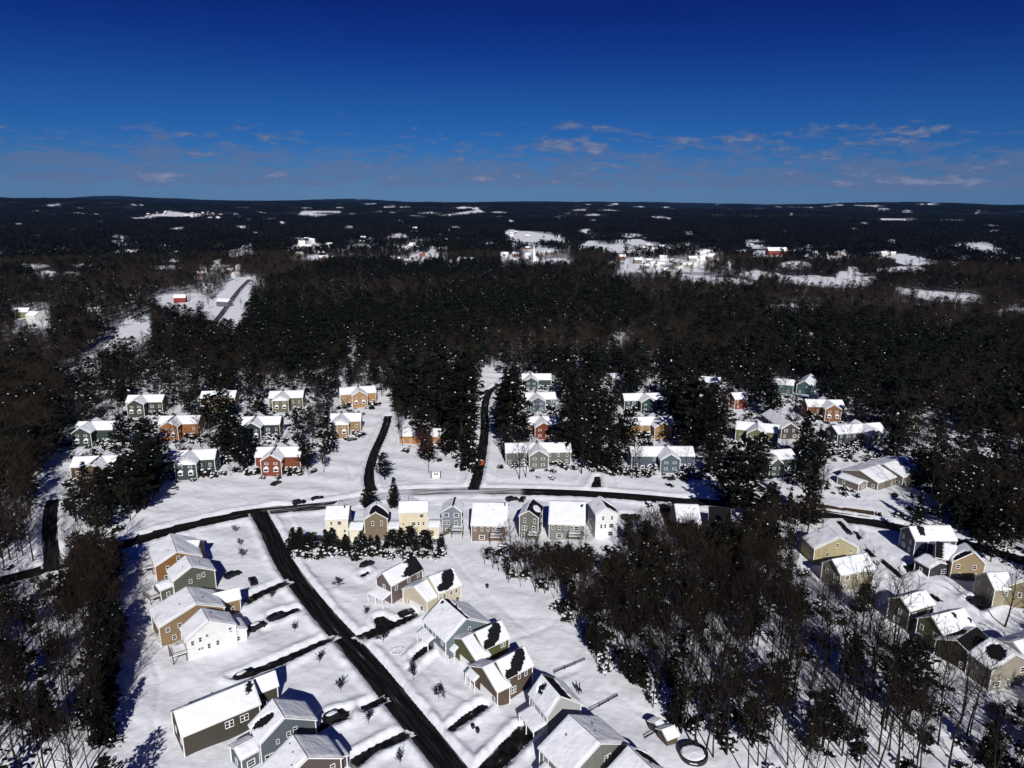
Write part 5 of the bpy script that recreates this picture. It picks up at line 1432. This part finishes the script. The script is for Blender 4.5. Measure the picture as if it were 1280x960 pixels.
# entrance sign
p = G(545, 598); t = thing('entrance_sign', 'white entrance sign panel between two dark posts on the snowy verge', 'sign', (p.x, p.y, 0))
b = MB()
b.box((0, 0, 1.5), (3.4, .2, 2.2)); link('panel', b.mesh('panel', [M['trim']]), t)
for s in (-1, 1):
    b = MB(); b.box((s*1.95, 0, 1.4), (.35, .35, 3.4)); link('post', b.mesh('post', [M['plastic']]), t)
    b = MB(); b.box((s*.45, -.12, 1.9), (.6, .04, .8)); link('emblem', b.mesh('emblem', [M['plastic']]), t)
# rubbish bins
for u, v, lab in [(591, 912, 'left of two dark wheeled bins in the snow by the brown house'), (597, 917, 'right of two dark wheeled bins in the snow by the brown house'), (609, 735, 'black tub in the snow behind the cream house with the curved patch')]:
    p = G(u, v); t = thing('wheeled_bin', lab, 'bin', (p.x, p.y, .15), .5)
    b = MB(); b.face([(-.28, -.3, 0), (.28, -.3, 0), (.34, -.38, 1), (-.34, -.38, 1)]); b.face([(.28, .3, 0), (-.28, .3, 0), (-.34, .38, 1), (.34, .38, 1)]); b.face([(.28, -.3, 0), (.28, .3, 0), (.34, .38, 1), (.34, -.38, 1)]); b.face([(-.28, .3, 0), (-.28, -.3, 0), (-.34, -.38, 1), (-.34, .38, 1)])
    link('body', b.mesh('bin_body', [M['plastic']]), t); b = MB(); b.box((0, 0, 1.05), (.76, .84, .1)); link('lid', b.mesh('bin_lid', [M['plastic']]), t)
# little shed
house('little wooden garden shed with snowy roof beside the wood', (120, 100, 84), [dict(r=((827, 912), (843, 906)), hr=3.4, he=2.3, w=1.9)], name='garden_shed', cat='shed', detail=0)
house('second small snow-capped shed behind the wooden one', (90, 86, 80), [dict(r=((818, 903), (826, 898)), hr=2.8, he=2.0, w=1.5)], name='garden_shed', cat='shed', detail=0)
# round pool
p = G(866, 946); b = MB(); n = 24; rr = 3.0
t = thing('round_pool', 'round snow-covered above-ground pool at the bottom edge by the wood', 'pool', (p.x, p.y, 0))
for k in range(n):
    a0, a1 = 6.2832*k/n, 6.2832*(k+1)/n
    c0, s0, c1, s1 = math.cos(a0), math.sin(a0), math.cos(a1), math.sin(a1)
    b.face([(rr*c0, rr*s0, -.2), (rr*c1, rr*s1, -.2), (rr*c1, rr*s1, 1.3), (rr*c0, rr*s0, 1.3)]); b.face([(rr*c0, rr*s0, 1.3), (rr*c1, rr*s1, 1.3), ((rr-.3)*c1, (rr-.3)*s1, 1.3), ((rr-.3)*c0, (rr-.3)*s0, 1.3)])
link('rim', b.mesh('rim', [M['plastic']]), t)
b = MB(); b.lump((0, 0, .95), rr-.25, rr-.25, .3, 0, 2, 16, 4); link('snow_cover', b.mesh('snow_cover', [M['snow']], True), t)
# snow-covered ring on the lawn
p = G(497, 815); t = thing('stone_ring', 'snow-covered ring like a small pond edge on the lawn of the pale blue house', 'garden ring', (p.x, p.y, .05), .5, None, (.8, .75, .6))
b = MB()
for k in range(14):
    a = 6.2832*k/14
    b.lump((2.1*math.cos(a), 1.7*math.sin(a), .25), .5, .5, .35, 0, k, 6, 3)
link('stones', b.mesh('stones', [M['metal'], ]), t)
b = MB()
for k in range(14):
    a = 6.2832*k/14
    b.lump((2.1*math.cos(a), 1.7*math.sin(a), .5), .5, .5, .22, 0, k, 6, 3)
link('snow_cap', b.mesh('snow_cap', [M['snow']], True), t)
# fences between the back yards
for (u1, v1, u2, v2), lab in [((693, 843, 731, 827), 'thin dark yard fence behind the brown house'), ((738, 891, 772, 872), 'thin dark yard fence behind the pale grey house'), ((806, 925, 846, 903), 'thin dark yard fence beside the garden sheds')]:
    a, c = G(u1, v1), G(u2, v2); t = thing('yard_fence', lab, 'fence', (a.x, a.y, 0)); d = c-a; n = max(3, int(d.length/2.4)); b = MB()
    for z in (.55, .95): b.bar((0, 0, z), (d.x, d.y, z), .07, .12)
    link('rail', b.mesh('rail', [M['plastic']]), t)
    for k in range(n+1):
        q = d*(k/n); b = MB(); b.bar((q.x, q.y, -.2), (q.x, q.y, 1.1), .12); link('post', b.mesh('post', [M['plastic']]), t)
# garden chairs in the snow
for u, v, lab in [(724, 866, 'dark folded garden chair standing in the snow behind the pale grey house')]:
    p = G(u, v); t = thing('garden_chair', lab, 'chair', (p.x, p.y, .1), .6)
    b = MB(); b.box((0, 0, .75), (.9, .9, .12)); link('seat', b.mesh('seat', [M['plastic']]), t); b = MB(); b.bar((-.4, .4, .8), (-.5, .6, 2.0), .9, .1); b.bar((.4, .4, .8), (.5, .6, 2.0), .3, .1); link('backrest', b.mesh('backrest', [M['plastic']]), t)
    for sx in (-.38, .38):
        for sy in (-.38, .38): b = MB(); b.bar((sx, sy, -.2), (sx, sy, .7), .1); link('leg', b.mesh('leg', [M['plastic']]), t)
# grassy bank by the east bend
b = MB(); q = [G(*k) for k in [(968, 624), (1010, 629), (1060, 636), (1092, 640), (1092, 648), (1050, 643), (1000, 636), (968, 631)]]
b.face([(k.x, k.y, .36) for k in q][::-1]); o = link('grass_bank', b.mesh('grass_bank', [M['grass']])); o['kind'] = 'structure'

hm = bpy.data.materials.new('clear_air'); hm.use_nodes = True; hn = hm.node_tree; hn.nodes.remove(hn.nodes['Principled BSDF'])
pv = hn.nodes.new('ShaderNodeVolumePrincipled'); pv.inputs['Density'].default_value = 9e-6; pv.inputs['Color'].default_value = (.14, .38, 1.0, 1); pv.inputs['Anisotropy'].default_value = 0
hn.links.new(pv.outputs[0], hn.nodes['Material Output'].inputs['Volume'])
b = MB(); b.box((0, 0, 165), (44000, 44000, 400)); o = link('haze', b.mesh('haze', [hm])); o['kind'] = 'stuff'

# ------------------------------------------------------------------ light and sky
SUN_EL, SUN_AZ = R(31), R(172.3)      # azimuth clockwise from +Y: behind the camera, slightly right
w = bpy.data.worlds.new('World'); SC.world = w; w.use_nodes = True
nt = w.node_tree; bg = nt.nodes['Background']
sky = nt.nodes.new('ShaderNodeTexSky'); sky.sky_type = 'NISHITA'; sky.sun_disc = False
sky.sun_elevation = SUN_EL; sky.sun_rotation = SUN_AZ; sky.altitude = 300; sky.air_density = 1.0; sky.dust_density = .1; sky.ozone_density = 1.5
gm = nt.nodes.new('ShaderNodeGamma'); gm.inputs[1].default_value = 1.0
hs = nt.nodes.new('ShaderNodeHueSaturation'); hs.inputs['Saturation'].default_value = 1; hs.inputs['Value'].default_value = 1
nt.links.new(sky.outputs[0], gm.inputs[0])
tint = nt.nodes.new('ShaderNodeMix'); tint.data_type = 'RGBA'; tint.blend_type = 'MULTIPLY'; tint.inputs[0].default_value = 1.0
tcs = nt.nodes.new('ShaderNodeTexCoord'); sps = nt.nodes.new('ShaderNodeSeparateXYZ'); nt.links.new(tcs.outputs['Generated'], sps.inputs[0])
mrs = nt.nodes.new('ShaderNodeMapRange'); mrs.inputs[1].default_value = 0; mrs.inputs[2].default_value = math.sin(R(14)); nt.links.new(sps.outputs[2], mrs.inputs[0])
clear = nt.nodes.new('ShaderNodeValToRGB'); nt.links.new(mrs.outputs[0], clear.inputs[0]); nt.links.new(clear.outputs[0], tint.inputs[7])
for k, (pp, cc) in enumerate([(0.055, [0.1576, 0.3486, 0.8966]), (0.13785714285714284, [0.1273, 0.3164, 0.8322]), (0.305, [0.0688, 0.2748, 0.8053]), (0.5471428571428572, [0.046, 0.2111, 0.6851]), (0.7785714285714286, [0.0269, 0.125, 0.5777]), (0.9642857142857143, [0.019, 0.084, 0.4739])]):      # the deep winter blue of a very clear, dry air
    e = clear.color_ramp.elements[k] if k < 2 else clear.color_ramp.elements.new(pp)
    e.position = pp; e.color = tuple(cc)+(1,)
nt.links.new(gm.outputs[0], tint.inputs[6]); nt.links.new(tint.outputs[2], hs.inputs['Color'])
# fair-weather clouds low over the horizon
tc = nt.nodes.new('ShaderNodeTexCoord'); sp = nt.nodes.new('ShaderNodeSeparateXYZ'); nt.links.new(tc.outputs['Generated'], sp.inputs[0])
def mth(op, a, b=None):
    n = nt.nodes.new('ShaderNodeMath'); n.operation = op
    for i, k in enumerate((a, b)):
        if k is None: continue
        if isinstance(k, (int, float)): n.inputs[i].default_value = k
        else: nt.links.new(k, n.inputs[i])
    return n.outputs[0]
az = mth('ARCTAN2', sp.outputs[0], sp.outputs[1]); el = mth('ARCSINE', sp.outputs[2])
cv = nt.nodes.new('ShaderNodeCombineXYZ'); nt.links.new(mth('MULTIPLY', az, 19.0), cv.inputs[0]); nt.links.new(mth('MULTIPLY', el, 78.0), cv.inputs[1])
nz = nt.nodes.new('ShaderNodeTexNoise'); nz.inputs['Scale'].default_value = 1.0; nz.inputs['Detail'].default_value = 9; nz.inputs['Roughness'].default_value = .66
nt.links.new(cv.outputs[0], nz.inputs['Vector'])
band = nt.nodes.new('ShaderNodeMapRange'); band.clamp = True
nt.links.new(el, band.inputs[0])
band.inputs[1].default_value = .115; band.inputs[2].default_value = .035; band.inputs[3].default_value = -.19; band.inputs[4].default_value = .09
low = nt.nodes.new('ShaderNodeMapRange'); low.clamp = True; nt.links.new(el, low.inputs[0])
low.inputs[1].default_value = .006; low.inputs[2].default_value = .022; low.inputs[3].default_value = -.25; low.inputs[4].default_value = 0.0
s = mth('ADD', mth('ADD', nz.outputs['Fac'], band.outputs[0]), low.outputs[0])
ms = nt.nodes.new('ShaderNodeMapRange'); ms.clamp = True; nt.links.new(s, ms.inputs[0])
ms.inputs[1].default_value = .48; ms.inputs[2].default_value = .60; ms.inputs[3].default_value = 0; ms.inputs[4].default_value = .62
cv2 = nt.nodes.new('ShaderNodeCombineXYZ'); nt.links.new(mth('MULTIPLY', az, 34.0), cv2.inputs[0]); nt.links.new(mth('MULTIPLY', el, 95.0), cv2.inputs[1]); cv2.inputs[2].default_value = 3.7
nz2 = nt.nodes.new('ShaderNodeTexNoise'); nz2.inputs['Scale'].default_value = 1.0; nz2.inputs['Detail'].default_value = 6; nz2.inputs['Roughness'].default_value = .6; nt.links.new(cv2.outputs[0], nz2.inputs['Vector'])
cv3 = nt.nodes.new('ShaderNodeCombineXYZ'); nt.links.new(mth('MULTIPLY', az, 6.0), cv3.inputs[0]); nt.links.new(mth('MULTIPLY', el, 26.0), cv3.inputs[1]); cv3.inputs[2].default_value = 9.1
nz3 = nt.nodes.new('ShaderNodeTexNoise'); nz3.inputs['Scale'].default_value = 1.0; nz3.inputs['Detail'].default_value = 2; nt.links.new(cv3.outputs[0], nz3.inputs['Vector'])
b2 = nt.nodes.new('ShaderNodeMapRange'); b2.clamp = True; nt.links.new(el, b2.inputs[0]); b2.inputs[1].default_value = .010; b2.inputs[2].default_value = .026; b2.inputs[3].default_value = -.2; b2.inputs[4].default_value = 0
b3 = nt.nodes.new('ShaderNodeMapRange'); b3.clamp = True; nt.links.new(el, b3.inputs[0]); b3.inputs[1].default_value = .075; b3.inputs[2].default_value = .125; b3.inputs[3].default_value = 0; b3.inputs[4].default_value = -.25
s2 = mth('ADD', mth('ADD', mth('ADD', mth('MULTIPLY', nz2.outputs['Fac'], .62), mth('MULTIPLY', nz3.outputs['Fac'], .55)), mth('MULTIPLY', az, .06)), mth('ADD', b2.outputs[0], b3.outputs[0]))
m2 = nt.nodes.new('ShaderNodeMapRange'); m2.clamp = True; nt.links.new(s2, m2.inputs[0]); m2.inputs[1].default_value = .60; m2.inputs[2].default_value = .69; m2.inputs[3].default_value = 0; m2.inputs[4].default_value = .85
both = mth('MAXIMUM', ms.outputs[0], m2.outputs[0])
# sunlit tops, greyer bases
lit = nt.nodes.new('ShaderNodeMapRange'); lit.clamp = True; nt.links.new(s2, lit.inputs[0]); lit.inputs[1].default_value = .66; lit.inputs[2].default_value = .80
cc = nt.nodes.new('ShaderNodeMix'); cc.data_type = 'RGBA'; nt.links.new(lit.outputs[0], cc.inputs[0]); cc.inputs[6].default_value = (2.1, 2.9, 5.3, 1); cc.inputs[7].default_value = (4.4, 5.0, 7.4, 1)
mx = nt.nodes.new('ShaderNodeMix'); mx.data_type = 'RGBA'
CLOUD = (2.5, 3.5, 6.3, 1)
mx.inputs[7].default_value = CLOUD
nt.links.new(both, mx.inputs[0]); nt.links.new(cc.outputs[2], mx.inputs[7]); nt.links.new(hs.outputs[0], mx.inputs[6]); nt.links.new(mx.outputs[2], bg.inputs['Color'])
bg.inputs['Strength'].default_value = .054

sd = bpy.data.lights.new('sun', 'SUN'); sd.energy = 4.7; sd.angle = R(.5); sd.color = (1, .97, .93)
so = bpy.data.objects.new('sun', sd); COL.objects.link(so)
dirv = Vector((math.sin(SUN_AZ)*math.cos(SUN_EL), math.cos(SUN_AZ)*math.cos(SUN_EL), math.sin(SUN_EL)))
so.rotation_euler = dirv.to_track_quat('Z', 'Y').to_euler(); so.location = (0, -200, 300)

SC.view_settings.view_transform = 'Standard'; SC.view_settings.look = 'None'
SC.view_settings.exposure = 0.0; SC.view_settings.gamma = 1.0; SC.view_settings.use_curve_mapping = False
SC.cycles.max_bounces = 5; SC.cycles.diffuse_bounces = 2; SC.cycles.glossy_bounces = 2; SC.cycles.transparent_max_bounces = 4
print('counts', {k: len(v) for k, v in CAND.items()}, len(bare_pts), len(ever_pts))
